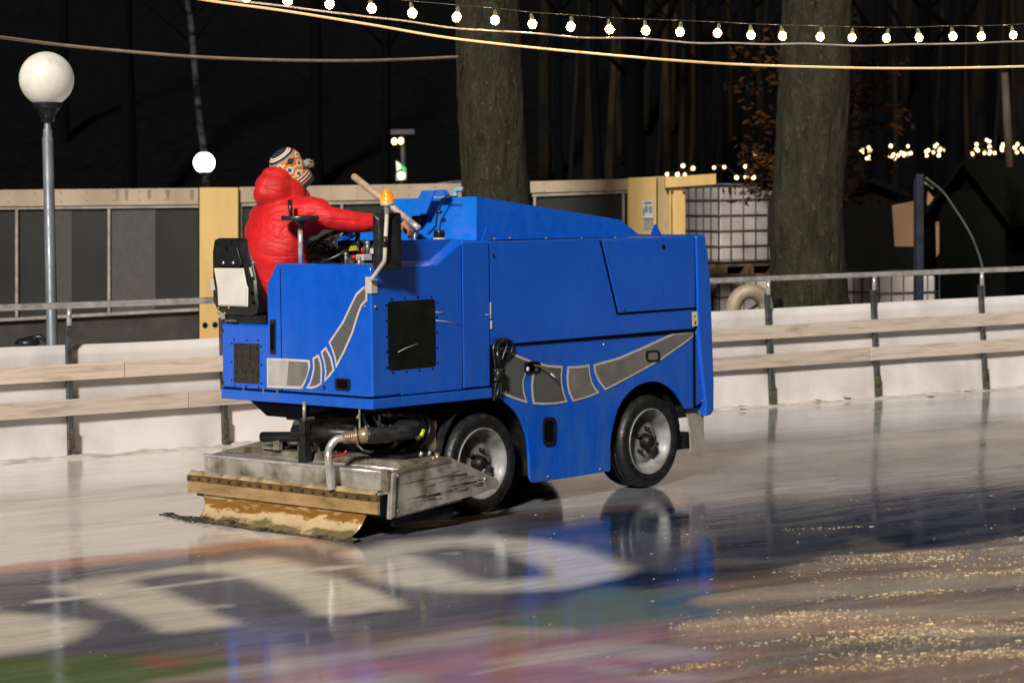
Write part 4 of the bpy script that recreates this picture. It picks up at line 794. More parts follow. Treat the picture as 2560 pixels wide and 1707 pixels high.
for Y, s_ in ((-.25, 1), (1.225, -1)):
    b = MB(); pl = [sd(za(*p), -.25) for p in ((1490, 1040), (1505, 742), (1545, 735), (1890, 632), (2205, 775), (2215, 800), (2205, 832), (2050, 885))]
    pl = [Vector((p.x, Y, p.z)) for p in pl]; b.prism(pl, (0, .012 * s_, 0)); ep = b.build('end_plate', STEEL, cd, .003)
    if s_ < 0: continue
    b = MB(); b.prism([pl[0] + Vector((0, -.004 * s_, 0)), pl[1] + Vector((0, -.004 * s_, 0)), pl[1] + Vector((.028, -.004 * s_, 0)), pl[0] + Vector((.03, -.004 * s_, .01))], (0, -.016 * s_, 0)); b.build('rear_flange', STEEL, ep, .003)
    b = MB(); b.prism([pl[2], pl[3], pl[3] + Vector((.03, 0, -.035)), pl[2] + Vector((0, 0, -.02))], (0, .06 * s_, 0)); b.box((pl[0].x, min(Y, Y + .05 * s_), .245), (pl[0].x + .03, max(Y, Y + .05 * s_), .36)); b.build('top_flange', STEEL_D, ep, .002)
    b = MB()
    for i in range(46):
        u = random.random() ** .7; xa = .06 + .62 * u + random.uniform(-.03, .03); ztop = .335 - .02 * (xa < .4) - max(0, xa - .40) * .42; zbot = .115 + max(0, xa) * .12; zz = random.uniform(zbot + .02, ztop - .02); ln_ = random.uniform(.03, .22) * (1.2 - u * .6)
        b.tube([(pl[1].x + xa, Y - .0006 * s_, zz), (pl[1].x + min(.70, xa + ln_), Y - .0006 * s_, zz + ln_ * .06)], [.0006, random.uniform(.0012, .0028)], 4)
    b.build('scrape_marks', simple('dark_scrape', (.10, .08, .06), .5, .3, scale=30, col2=(.03, .022, .015)), ep)
    discs('bolt', [(pl[0].x + .075, Y - .001 * s_, .325), (pl[0].x + .07, Y - .001 * s_, .145), (pl[4].x - .10, Y - .001 * s_, .245)], .009, CHROME, 's', ep)
b = MB(); b.prism([(.60, -.25, .30), (.86, -.06, .235), (.86, -.06, .20), (.45, -.25, .16)], (0, .012, 0)); b.build('tow_bar', STEEL, cd)
# pipework on top
def cdp(p, X): return rr(za(*p), X)
b = MB(); b.tube(catmull([cdp((1122, 848), -.235), cdp((1110, 760), -.235), cdp((1100, 630), -.23), cdp((1108, 570), -.21), cdp((1150, 520), -.18), cdp((1200, 510), -.15)], 6), .0205, 16); b.build('drain_pipe', CHROME, cd)
b = MB(); c0 = cdp((1195, 510), -.15); c1 = cdp((1350, 490), -.06); dv = (c1 - c0)
b.tube([c0, c0 + dv * .5], .030, 18); 
for k in range(5): b.lathe([(.030, 0), (.036, .004), (.030, .009)], c0 + dv * (.08 + .09 * k), dv, 18)
b.lathe([(0, 0), (.045, .0), (.045, .012), (.03, .014)], c0 + dv * .52, dv, 20); b.lathe([(.03, 0), (.042, .01), (.042, .05), (.03, .07), (.02, .1)], c0 + dv * .66, dv, 20); b.build('hose_coupling', BRASS, cd)
b = MB(); q = [cdp(p, -.17) for p in ((1115, 640), (1160, 625), (1200, 612), (1218, 592))]; b.tube(q, [.007, .007, .006, .005], 8); b.build('valve_lever', REDP, cd)
b = MB(); b.tube(catmull([c1, c1 + Vector((.10, -.06, .0)), c1 + Vector((.25, -.10, .02)), Vector((.30, .18, .52))], 6), [.045] * 19, 14)
b.tube([(.0, .62, .50), (.12, .20, .50)], .035, 12); b.tube([(.02, .9, .45), (.10, .5, .47), (.2, .3, .5)], .03, 10); b.build('suction_hose', RUBBER, cd)
b = MB()
for pts in (((1530, 350), (1575, 430), (1560, 520), (1500, 580), (1400, 610), (1370, 640)), ((1680, 345), (1720, 400), (1730, 480), (1690, 540), (1600, 590), (1500, 640)), ((1730, 350), (1765, 420), (1745, 500), (1650, 580), (1540, 640)), ((1600, 350), (1690, 400), (1720, 440))):
    b.tube(catmull([sd(za(*p), .08) for p in pts], 6), .012, 8)
b.build('hydraulic_hoses', RUBBER, cd)
b = MB(); b.tube([sd(za(1460, 355), .1), sd(za(1720, 358), .1)], .011, 8); b.ball(sd(za(1500, 352), .09), .018); b.ball(sd(za(1620, 356), .09), .018); b.build('hose_fittings', BRASS, cd)
b = MB(); b.tube([sd(za(1718, 455), .065), sd(za(1700, 500), .066)], .0155, 8); b.build('hose_tape', LIME, cd)
b = MB(); b.cyl((-.03, .50, .56), (-.03, .50, .67), .010, 12); b.build('lift_rod', STEEL, cd)
b = MB(); b.box((-.052, .478, .49), (-.008, .522, .565)); b.box((-.048, .482, .43), (-.012, .518, .49)); b.box((-.056, .474, .32), (-.004, .526, .43)); b.build('lift_bracket', DARK, cd, .003)
b = MB(); b.prism([(.20, .36, .38), (.20, .80, .40), (.20, .72, .56), (.20, .30, .58)], (.03, 0, 0)); b.prism([(.25, 1.0, .38), (.25, .86, .38), (.25, .80, .50), (.25, .78, .54), (.25, .70, .54)], (.02, 0, 0), 1); b.box((.12, -.10, .345), (.40, .10, .40)); b.box((.10, .65, .36), (.13, .70, .45), 1); b.tube(catmull([(.14, .62, .46), (.12, .57, .44), (.12, .56, .37)], 4), .018, 10, 1)
b.prism([(.02, .90, .385), (.30, 1.22, .40), (.30, .75, .405), (.02, .80, .385)], (0, 0, .006), 1); b.tube([(.05, .0, .53), (.05, .0, .62)], .008, 6); b.tube([(-.02, .08, .50), (-.02, .08, .65)], .006, 6, 1)
b.build('brackets', [DARK, STEEL], cd, .002)
b = MB(); b.prism([cdp(p, .12) for p in ((872, 395), (975, 398), (972, 412), (920, 415), (880, 520), (835, 530))], (.012, 0, 0)); b.prism([cdp(p, .16) for p in ((895, 325), (1010, 318), (1008, 392), (925, 396))], (.012, 0, 0)); b.build('light_bracket', simple('pale_steel', (.62, .66, .66), .35, .2), cd)
b = MB(); b.prism([cdp(p, .2) for p in ((1060, 398), (1300, 412), (1300, 462), (1060, 442))], (.05, 0, 0)); b.build('cross_beam', STEEL_D, cd, .003); b = MB(); b.prism([cdp(p, .02) for p in ((738, 482), (774, 484), (776, 590), (738, 588))], (.03, 0, 0)); b.build('upright_stop', STEEL, cd, .003)
b = MB()
for pts, r_ in ((((1180, 470), (1260, 520), (1330, 590), (1400, 600)), .011), (((1040, 470), (1120, 440), (1220, 470), (1300, 560)), .02), (((1330, 340), (1350, 420), (1420, 470), (1500, 460)), .010), (((1000, 560), (1060, 610), (1160, 600)), .012), (((1400, 360), (1450, 430), (1600, 470), (1690, 430)), .014), (((780, 500), (810, 520), (820, 570), (860, 600)), .016)):
    b = MB(); b.tube(catmull([cdp(p, .12 + .02 * i) for i, p in enumerate(pts)], 6), r_, 8); b.build('rubber_line', RUBBER, cd)
for p in ((1030, 470), (1060, 478), (1290, 380), (1340, 455), (1500, 450), (950, 500), (1140, 560), (1700, 625), (1755, 620)): b = MB(); b.tube([cdp(p, .08), cdp(p, .08) + Vector((.0, -.012, .02))], .009, 8); b.build('pipe_union', CHROME, cd)
b = MB(); b.prism([sd(za(*p), .12) for p in ((1668, 385), (1725, 385), (1730, 590), (1700, 600), (1660, 470))], (0, .012, 0)); b.prism([sd(za(*p), .10) for p in ((1750, 388), (1812, 392), (1800, 480), (1810, 600), (1740, 590))], (0, .012, 0)); b.build('side_bracket', simple('tan_plate', (.34, .27, .19), .5, .2), cd)
b = MB(); b.cyl((.30, -.15, .34), (.30, -.15, .39), .012, 8); b.cyl((.36, -.12, .34), (.36, -.12, .40), .014, 8); b.cyl((.20, .72, .43), (.20, .72, .46), .022, 12); b.build('adjuster', BRASS, cd)

# --- shovel leaning in the cockpit
shv = empty('shovel', O, MROT); tag(shv, 'long wooden-handled tool leaning against the back of the blue snow tank', 'tool')
b = MB(); p0 = rr(zq(195, 10), .72); p1 = rr(zq(1060, 700), .74); b.tube([p0 + (p0 - p1).normalized() * .012, p0, p0 + (p1 - p0) * .3, p1], [.012, .021, .021, .016], 14); b.build('handle', HANDLEW, shv)
b = MB(); dv = (p1 - p0).normalized(); b.tube([p1 - dv * .05, p1 + dv * .03], .018, 10); b.build('ferrule', STEEL, shv)

# ================================================================== DRIVER
dv_ = empty('person', O, MROT); tag(dv_, 'person in red hooded jacket and patterned bobble hat driving the machine, right arm reaching forward', 'person')
def remesh(o, v, smooth=6, disp=0, dsize=.08):
    r = o.modifiers.new('remesh', 'REMESH'); r.mode = 'VOXEL'; r.voxel_size = v; r.use_smooth_shade = True
    s = o.modifiers.new('smooth', 'SMOOTH'); s.iterations = smooth; s.factor = .5
    if disp:
        t = bpy.data.textures.new('folds', 'CLOUDS'); t.noise_scale = dsize; t.noise_depth = 1
        d = o.modifiers.new('folds', 'DISPLACE'); d.texture = t; d.strength = disp; d.mid_level = .5
HC = sd(zc_(870, 285), .95)       # head centre
hand = sd(zq(950, 760), .47); wr = sd(zc_(1900, 850), .50)
b = MB()
b.ball(HC + Vector((.01, 0, -.01)), (.095, .075, .115)); b.ball(HC + Vector((.075, -.02, -.06)), (.035, .04, .05))
b.ball(HC + Vector((.105, -.015, -.02)), (.02, .013, .024)); b.ball(HC + Vector((0, -.078, -.02)), (.018, .01, .028)); b.ball(HC + Vector((0, .078, -.02)), (.018, .01, .028))
b.tube([HC + Vector((.0, 0, -.05)), Vector((.28, .95, 1.74))], .055, 14)
b.tube([(.27, .95, 1.74), (.24, .95, 1.5), (.28, .95, 1.28)], [(.17, .10), (.14, .10), (.16, .12)], 14)
b.tube([wr, wr + (hand - wr) * .5], [.028, .030], 12); b.ball(hand + Vector((-.015, .0, .028)), (.034, .020, .030))
lw = swc - e1 * RR * .55 + e2 * -.02 + nrm * .02        # left hand on the lower rim
lh = sd(zc_(1110, 1165), .88)
for k in range(4):     # right fingers curling down around the lever
    s0 = hand + Vector((-.030 + k * .018, -.018 + .002 * k, .022)); ln = (.030, .034, .033, .026)[k]
    b.tube([s0, s0 + Vector((.006, -.012, -ln * .7)), s0 + Vector((.010, -.004, -ln * 1.5)), s0 + Vector((.012, .010, -ln * 2.0))], [.0098, .0092, .0085, .0068], 8)
b.tube([hand + Vector((-.01, .02, .01)), hand + Vector((.015, .03, -.012)), hand + Vector((.03, .02, -.03))], [.012, .011, .008], 8)
b.tube([Vector((.18, 1.10, 1.46)), lh + Vector((-.07, .06, .01)), lh], [.035, .028, .026], 10); b.ball(lh + Vector((.04, -.02, -.0)), (.042, .03, .016))
for k in range(4):
    s0 = lh + Vector((.062, -.046 + k * .017, .003)); b.tube([s0, s0 + Vector((.03, -.01, .006)), s0 + Vector((.052, -.014, -.004)), s0 + Vector((.06, -.012, -.02))], [.0098, .0092, .0085, .007], 8)
b.tube([lh + Vector((.03, -.04, .0)), lh + Vector((.06, -.06, -.004)), lh + Vector((.08, -.062, -.01))], [.012, .010, .008], 8)
body = b.build('body', SKIN, dv_, fix=False); remesh(body, .0048, 2)
# jacket
b = MB()
b.tube([(.30, .98, 1.13), (.27, .97, 1.20), (.21, .95, 1.34), (.185, .95, 1.48), (.205, .96, 1.60), (.25, .955, 1.69), (.30, .94, 1.755), (.33, .94, 1.79)],
       [(.15, .13), (.175, .150), (.188, .160), (.203, .162), (.215, .158), (.195, .135), (.13, .10), (.08, .08)], 24)
sh = Vector((.30, .76, 1.675)); a1 = sd(zc_(1270, 765), .66); a2 = sd(zc_(1500, 805), .58); a3 = sd(zc_(1720, 815), .52); a4 = wr + (hand - wr) * -.1
b.tube([Vector((.24, .88, 1.65)), sh, sh + (a1 - sh) * .5 + Vector((0, 0, .012)), a1, a2, a3, a4], [.12, .112, .088, .068, .060, .050, .044], 18)
ls = Vector((.27, 1.13, 1.66)); le = Vector((.34, 1.20, 1.46)); lw_ = lh + Vector((-.035, .03, .004))
b.tube([Vector((.25, 1.0, 1.66)), ls, (ls + le) / 2, le, (le + lw_) / 2, lw_], [.11, .10, .078, .065, .052, .042], 16)
for p, r_ in (((.17, .97, 1.895), .052), ((.155, .965, 1.84), .078), ((.19, .95, 1.82), .105), ((.27, .93, 1.80), .10), ((.33, .92, 1.77), .075), ((.125, .975, 1.795), .062), ((.21, .95, 1.87), .085)): b.ball(p, r_)
jk = b.build('jacket', RED, dv_, fix=False); remesh(jk, .0095, 6, .010, .10)
def seam(pts, r=.0035):
    pass
b = MB()
b.tube([(.26, .86, 1.26), (.45, .82, 1.27), (.62, .80, 1.22), (.63, .80, 1.0), (.60, .80, .84)], [.10, .088, .07, .06, .05], 14)
b.tube([(.26, 1.04, 1.26), (.45, 1.06, 1.27), (.62, 1.08, 1.22), (.63, 1.08, 1.0), (.60, 1.08, .84)], [.10, .088, .07, .06, .05], 14)
b.ball((.28, .95, 1.27), (.13, .17, .10)); tr = b.build('trousers', TROU, dv_, fix=False); remesh(tr, .014, 4)
b = MB()
for y in (.80, 1.08): b.ball((.64, y, .83), (.13, .05, .035)); b.tube([(.60, y, .82), (.60, y, .92)], .055, 12)
b.build('boots', BLACK, dv_)
# hat: knitted rows with stripes and diamonds
Rinv = RM.transposed()
def imdir(dx, dy, dz):       # direction: right, up, toward camera -> machine frame
    w = Vector((dx, -dz, dy)); return Vector((w.dot(US), w.dot(VS), w.z))
hax = imdir(-.50, .80, .34).normalized(); ha = hax.cross(imdir(0, 0, 1)).normalized(); hb = hax.cross(ha).normalized()
rows = ['N'] * 7 + ['W', 'O', 'W', 'N', 'N', 'B', 'O'] + ['D'] * 14 + ['O', 'W', 'N', 'W', 'N', 'O', 'N', 'N', 'N']
nr = len(rows); seg = 72; hm = MB(); mats_ = [NAVY, ORANGE, KWHITE, KBLUE]; ix = {'N': 0, 'O': 1, 'W': 2, 'B': 3}
HM = HC + imdir(0.004, -.0, 0) ; prof = []
for j in range(nr + 1):
    t = j / nr
    if t < .5: an = t / .5 * math.pi / 2; r_ = .094 * math.sin(an); h_ = .045 + .078 * math.cos(an)
    else: u = (t - .5) / .5; r_ = .094 - .004 * u; h_ = .045 - .165 * u
    prof.append((r_, h_))
for r_, h_ in prof:
    for k in range(seg):
        a = 2 * math.pi * k / seg; wob = 1 + .02 * noise.noise(Vector((math.cos(a) * 2, math.sin(a) * 2, h_ * 20))); hm.v.append(tuple(HM + hax * h_ + (ha * math.cos(a) + hb * math.sin(a)) * max(r_, .002) * wob * (1.0)))
for j in range(nr):
    for k in range(seg):
        ch = rows[j]
        if ch == 'D':
            jj = j - 14; row = jj // 5; ph = (k + (4 if row % 2 else 0)) % 9; d = abs(ph - 4) / 3.6 + abs(jj % 5 - 2) / 2.6; ang_ = (k % 36)
            mi_ = (0 if d < .42 or (row + (k + (4 if row % 2 else 0)) // 9) % 3 == 0 else 2) if d < 1.12 else 1
        else: mi_ = ix[ch]
        hm.f.append([j * seg + k, j * seg + (k + 1) % seg, (j + 1) * seg + (k + 1) % seg, (j + 1) * seg + k]); hm.m.append(mi_); hm.sm.append(True)
hat = hm.build('hat', mats_, dv_)
hl = MB(); hl.ball(HC + imdir(.055, -.13, .0), (.045, .045, .05)); hl.ball(HC + imdir(.02, -.10, -.02), (.08, .07, .05)); hl.build('hair', HAIR, dv_)
pc = sd(zc_(1058, 232), .86); fur = MB()
for i in range(900):
    v = Vector((random.gauss(0, 1), random.gauss(0, 1), random.gauss(0, 1))).normalized(); r_ = random.uniform(.026, .043); s_ = v.orthogonal().normalized() * .0016; fur.add([pc + v * .01 + s_, pc + v * .01 - s_, pc + v * r_ + Vector((0, 0, -.003))], [(0, 1, 2)])
fur.ball(pc, .028); fur.build('pompom', FURM, hat, fix=False)

# ================================================================== LAMPS
def globe_lamp(name, px_, py_, rad_px, Y, mt, label, shaft_px):
    c = dp(px_, py_, Y); r = rad_px / 5159 * Y; root = empty(name, (c.x, Y, 0)); tag(root, label, 'street lamp')
    b = MB(); b.ball((0, 0, c.z), r, 0, 40, 24); b.build('globe', mt, root)
    sr = shaft_px / 5159 * Y; zb = c.z - r
    b = MB(); b.lathe([(sr * 2.5, .03 * r / .16), (sr * 2.6, 0), (sr * 2.2, -.02), (sr * 1.3, -.06 * r / .16), (sr * 1.2, -.09 * r / .16), (0, -.09 * r / .16)], (0, 0, zb), seg=24); b.build('lamp_collar', BLACK if shaft_px > 8 else DARK, root)
    b = MB(); z1 = zb - .09 * r / .16; b.lathe([(sr * .62, z1), (sr * .62, z1 - .05), (sr * .85, z1 - .06), (sr * .85, z1 - .11), (sr, z1 - .115), (sr * 1.04, 0)], (0, 0, 0), seg=20); b.build('shaft', LAMPPOST, root)
m, N, L, bs = mat('opal_globe'); n = noise_tex(N, L, 5, 7, (1, 1, .7), rough=.65)
L.new(ramp(N, L, n, [(.30, (.30, .27, .21)), (.40, (.56, .53, .46)), (.6, (.66, .64, .58))]), bs.inputs['Base Color']); bs.inputs['Roughness'].default_value = .35
bs.inputs['Emission Color'].default_value = (1, .94, .82, 1); bs.inputs['Emission Strength'].default_value = .16
globe_lamp('street_lamp', 107, 182, 62, 16.6, m, 'tall grey lamp post with a large weathered white globe, at the left behind the barrier', 12.5)
globe_lamp('street_lamp', 469, 374, 24, 30, emis('lit_globe', (1, .97, .86), 9), 'small distant lamp whose white globe is lit brightly, above the cream pillar', 5)

CORE = emis('warm_filament', (1, .66, .30), 260)
BULB, N_, L_n, B_ = mat('frosted_amber_glass'); B_.inputs['Base Color'].default_value = (1, .8, .5, 1); B_.inputs['Roughness'].default_value = .2; B_.inputs['Alpha'].default_value = .30
B_.inputs['Emission Color'].default_value = (1, .50, .16, 1); B_.inputs['Emission Strength'].default_value = 1.7; SOCK = simple('bulb_socket', (.10, .10, .09), .4, .3)
WIRE = simple('black_wire', (.05, .05, .045), .5)
sl_ = empty('string_light', (0, 12.5, 2.7)); tag(sl_, 'string of round warm bulbs hanging across the top of the view over the rink', 'string light')
bx_ = [180, 277, 374, 470, 566, 661, 757, 854, 947, 1049, 1137, 1223, 1311, 1400, 1483, 1562, 1648, 1725, 1797, 1884, 1957, 2036, 2111, 2189, 2254, 2327, 2400, 2470]
by_ = [-56, -42, -28, -16, -6, 2, 10, 20, 31, 40, 47, 56, 62, 68, 71, 74, 77, 81, 83, 85, 87, 88, 87, 84, 84, 81, 77, 72]
def sly(x): return 11.2 + (x - 470) / 2000 * 3.2
wp = []
off0 = Vector(sl_.location)
for x, y in zip(bx_, by_):
    p = dp(x, y, sly(x)) - off0; tl = Vector((random.uniform(-.25, .25), 0, 1)).normalized(); top = p + tl * .062; wp.append(top + Vector((0, 0, .004)))
    b = MB(); b.lathe([(.0005, -.0275), (.014, -.0235), (.0235, -.012), (.0262, 0), (.022, .013), (.014, .023), (.010, .028)], p, tl, 16); o = b.build('bulb', BULB, sl_)
    b = MB(); b.ball(p, random.uniform(.0135, .0165), 0, 12, 8); b.build('filament', CORE, o)
    b = MB(); b.lathe([(0, .062), (.006, .060), (.011, .052), (.012, .026), (.009, .026)], p, tl, 12); b.build('bulb_socket', SOCK, o)
b = MB(); b.tube(catmull(wp, 4), .0026, 6); b.build('cable', WIRE, sl_)
def cable(name, pts, Y0, Y1, r, m, label, cat='cable', jit=0):
    n = len(pts); P = []
    for i, (x, y) in enumerate(pts): P.append(dp(x, y, Y0 + (Y1 - Y0) * i / (n - 1)))
    c = P[n // 2]; b = MB(); Q = catmull([p - c for p in P], 10)
    if jit: Q = [q + Vector((0, 0, jit * noise.noise(Vector((q.x * 3, 0, 0))))) for q in Q]
    b.tube(Q, r, 8); o = b.build(name, m, loc=c); tag(o, label, cat)
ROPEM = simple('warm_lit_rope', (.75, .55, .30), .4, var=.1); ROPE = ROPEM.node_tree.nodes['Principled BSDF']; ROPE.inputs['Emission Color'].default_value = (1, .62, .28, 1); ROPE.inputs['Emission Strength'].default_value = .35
cable('rope_cable', ((-50, -120), (170, -62), (380, -18), (480, 2), (650, 25), (850, 57), (1050, 90), (1350, 122), (1650, 146), (1950, 156), (2150, 157), (2352, 153), (2500, 148)), 11, 14, .0070, ROPEM, 'thick pale cable sagging lowest across the top right, lit warm')
cable('thin_cable', ((-20, -110), (210, -60), (420, -20), (530, 0), (760, 28), (950, 53), (1150, 73), (1400, 88), (1650, 99), (1850, 103), (2050, 104), (2250, 99), (2352, 96), (2500, 90)), 11, 14, .0055, simple('pale_thin_cable', (.45, .38, .33), .4), 'thin greyish cable running between the bulbs and the thick cable', jit=.012)
cable('tree_cable', ((-120, 72), (0, 86), (170, 107), (420, 129), (620, 138), (800, 140), (930, 137), (1055, 131)), 15, 19.3, .0115, simple('brown_pale_cable', (.34, .26, .20), .5), 'pale cable stretched from the left edge to the mossy trunk')

# ================================================================== BIG TREES
def trunk_tree(name, xl, xr, ytop, ybot, Y, label, prof):
    c = dp((xl + xr) / 2, 500, Y); root = empty(name, (c.x, Y, 0)); tag(root, label, 'tree')
    m = MB(); seg, rows_ = 64, 150; z1 = 7.5
    for j in range(rows_ + 1):
        z = -.1 + z1 * j / rows_; py = 478 - (z - 1.7) / Y * 5159
        x0, x1 = [np.interp(py, [p[0] for p in prof], [p[k] for p in prof]) for k in (1, 2)]
        cx = dp((x0 + x1) / 2, 500, Y).x - c.x; r = (x1 - x0) / 2 / 5159 * Y
        for k in range(seg):
            a = 2 * math.pi * k / seg; rr2 = r * (1 + .045 * noise.noise(Vector((math.cos(a) * 2.2, math.sin(a) * 2.2, z * .9))) + .035 * noise.noise(Vector((math.cos(a) * 9, math.sin(a) * 9, z * 5))) + .02 * noise.noise(Vector((math.cos(a) * 20, math.sin(a) * 20, z * 11))))
            m.v.append((cx + rr2 * math.cos(a), rr2 * math.sin(a), z))
    m.f = [(j * seg + k, j * seg + (k + 1) % seg, (j + 1) * seg + (k + 1) % seg, (j + 1) * seg + k) for j in range(rows_) for k in range(seg)]; m.m = [0] * len(m.f); m.sm = [True] * len(m.f)
    m.build('trunk', BARK, root)
    br = MB()
    for i in range(9):
        a = random.uniform(0, 6.28); z = random.uniform(5.6, 7.2); p = Vector((0, 0, z)); pts = [p]
        for k in range(5): p = p + Vector((math.cos(a), math.sin(a), .55 + .1 * k)) * .75 + Vector((random.uniform(-.2, .2),) * 3); pts.append(p)
        br.tube(pts, [.13, .10, .075, .05, .03, .012], 8)
        for k in range(2, 6):
            q = pts[k]; b2 = a + random.choice((-1, 1)) * .8; br.tube([q, q + Vector((math.cos(b2), math.sin(b2), .6)) * .7, q + Vector((math.cos(b2), math.sin(b2), .9)) * 1.3], [.03, .018, .006], 6)
    br.tube([(0, 0, 7.2), (.1, 0, 9), (.15, .1, 11)], [.2, .12, .05], 10); br.build('crown', BARK, root)
trunk_tree('mossy_tree', 1057, 1215, 0, 470, 19.6, 'thick mossy tree trunk rising behind the sloping blue hopper of the machine', [(-900, 1046, 1192), (0, 1050, 1198), (200, 1054, 1206), (350, 1058, 1213), (470, 1062, 1222), (700, 1050, 1236), (800, 1030, 1260)])
trunk_tree('mossy_tree', 1775, 1945, 0, 690, 21.0, 'widest bare tree trunk, right of the white tanks, mossy green at its foot', [(-900, 1800, 1952), (0, 1797, 1957), (180, 1790, 1952), (350, 1782, 1948), (430, 1776, 1942), (470, 1768, 1938), (520, 1766, 1938), (600, 1772, 1943), (690, 1766, 1948), (760, 1755, 1970), (900, 1730, 1990)])

# ================================================================== GLAZED SCREEN BUILDING
YB = 24.0
bl = empty('glazed_pavilion', (0, YB, 0)); tag(bl, 'long low pavilion with dark window panes, beige fascia and cream yellow pillars behind the barrier', 'building')
def bq(pts, Y): o_ = Vector(bl.location); return [dp(x, y, Y) - o_ for x, y in pts]
def slab(name, pts, Y, th, m, parent=bl, bev=.006): b = MB(); b.prism(bq(pts, Y), (0, th, 0)); return b.build(name, m, parent, bev)
slab('fascia', ((-260, 439), (456, 432), (456, 470), (-260, 478)), YB - .05, .12, HEADR)
slab('fascia', ((549, 430), (1060, 421), (1060, 456), (549, 466)), YB - .05, .12, HEADR)
slab('fascia', ((1100, 420), (1442, 411), (1442, 437), (1100, 447)), YB - .05, .12, HEADR)
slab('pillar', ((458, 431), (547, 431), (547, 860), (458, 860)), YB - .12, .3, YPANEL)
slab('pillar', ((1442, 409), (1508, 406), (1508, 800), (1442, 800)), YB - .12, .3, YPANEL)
slab('pillar', ((1508, 405), (1540, 405), (1540, 800), (1508, 800)), YB - .05, .25, simple('dull_yellow_panel', (.33, .23, .11), .6, scale=3))  # second, darker yellow tone of this pillar
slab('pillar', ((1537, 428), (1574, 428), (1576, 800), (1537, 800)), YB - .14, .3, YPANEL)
slab('top_beam', ((1528, 407), (1645, 399), (1645, 424), (1528, 432)), YB - .2, .35, YPANEL)
b = MB(); 
for x, y in ((1541, 430), (1568, 430)): b.add([v for v in bq(((x - 3, y), (x + 3, y), (x + 3, y + 8), (x - 3, y + 8)), YB - .205)], [(0, 1, 2, 3)])
b.add(bq(((1541, 438), (1544, 438), (1546, 540), (1540, 540)), YB - .143), [(0, 1, 2, 3)], 1); b.build('rust_streak', [simple('rust_bolt', (.05, .03, .02), .8), simple('rust_stain', (.25, .12, .035), .8)], bl)
# window bays
for x0, x1, yt0, yt1, yb0, yb1, mull in ((-260, 456, 478, 471, 752, 714, (-110, 38, 142, 250)), (549, 1060, 468, 458, 712, 690, (553, 660, 785, 905, 1040)), (1222, 1440, 446, 438, 640, 635, (1228, 1432))):
    def yt(x): return yt0 + (yt1 - yt0) * (x - x0) / (x1 - x0)
    def yb(x): return yb0 + (yb1 - yb0) * (x - x0) / (x1 - x0)
    slab('frame_rail', ((x0, yt(x0)), (x1, yt(x1)), (x1, yt(x1) + 6), (x0, yt(x0) + 6)), YB - .03, .06, FRAME, bev=0)
    slab('frame_rail', ((x0, yb(x0) - 7), (x1, yb(x1) - 7), (x1, yb(x1)), (x0, yb(x0))), YB - .03, .06, FRAME, bev=0)
    edges = sorted([x0] + [x for x in mull if x != 142] + [x1])
    for x in mull:
        if x == 142: continue
        slab('mullion', ((x - 3, yt(x) + 7), (x + 3, yt(x) + 7), (x + 3, yb(x) - 8), (x - 3, yb(x) - 8)), YB - .028, .05, FRAME, bev=0)
    for a, c_ in zip(edges, edges[1:]):
        if c_ - a > 12: slab('window_pane', ((a + 1, yt(a) + 2), (c_ - 1, yt(c_) + 2), (c_ - 1, yb(c_) - 2), (a + 1, yb(a) - 2)), YB + .012, .02, PANE, bev=0)
slab('blind', ((252, 482), (357, 480), (357, 718), (252, 724)), YB + .006, .003, simple('grey_blind', (.033, .032, .027), .6, var=.2), bev=0)
slab('blind', ((106, 484), (165, 483), (165, 728), (106, 732)), YB + .006, .003, simple('dim_blind', (.026, .025, .021), .6, var=.2), bev=0)
slab('base_wall', ((-260, 752), (456, 714), (456, 900), (-260, 900)), YB + .05, .1, simple('dark_base_wall', (.03, .025, .018), .8, col2=(.008, .008, .007), scale=2), bev=0)
slab('base_wall', ((549, 712), (1440, 660), (1440, 900), (549, 900)), YB + .05, .1, simple('dark_base_wall_b', (.02, .018, .014), .8), bev=0)
b = MB(); n = 14
for cx_, cy_ in ((471, 747), (494, 746)):
    b.add(bq([(cx_ + 6.5 * math.cos(2 * math.pi * k / n), cy_ + 7 * math.sin(2 * math.pi * k / n)) for k in range(n)], YB - .124), [tuple(range(n))])
b.build('vent_hole', SEAM, bl)
STAINM = simple('fascia_stain', (.19, .15, .12), .7)
for x in (268, 290, 342, 385, 440): b = MB(); b.add(bq(((x - 4, 436), (x + 5, 436), (x + 3, 456 + random.random() * 8), (x - 2, 458)), YB - .0535), [(0, 1, 2, 3)]); b.build('stain', STAINM, bl)
b = MB()
for x in list(range(20, 440, 60)) + list(range(580, 1040, 60)) + list(range(1250, 1440, 60)):
    for dy in (8, 28): 
        y = 437 - x * .0155 + dy if x < 1200 else 417 - (x - 1220) * .03 + dy * .8
        b.add(bq(((x - 1.3, y - 1.3), (x + 1.3, y - 1.3), (x + 1.3, y + 1.3), (x - 1.3, y + 1.3)), YB - .054), [(0, 1, 2, 3)])
b.build('fascia_screw', simple('dull_screw', (.10, .08, .06), .6), bl)
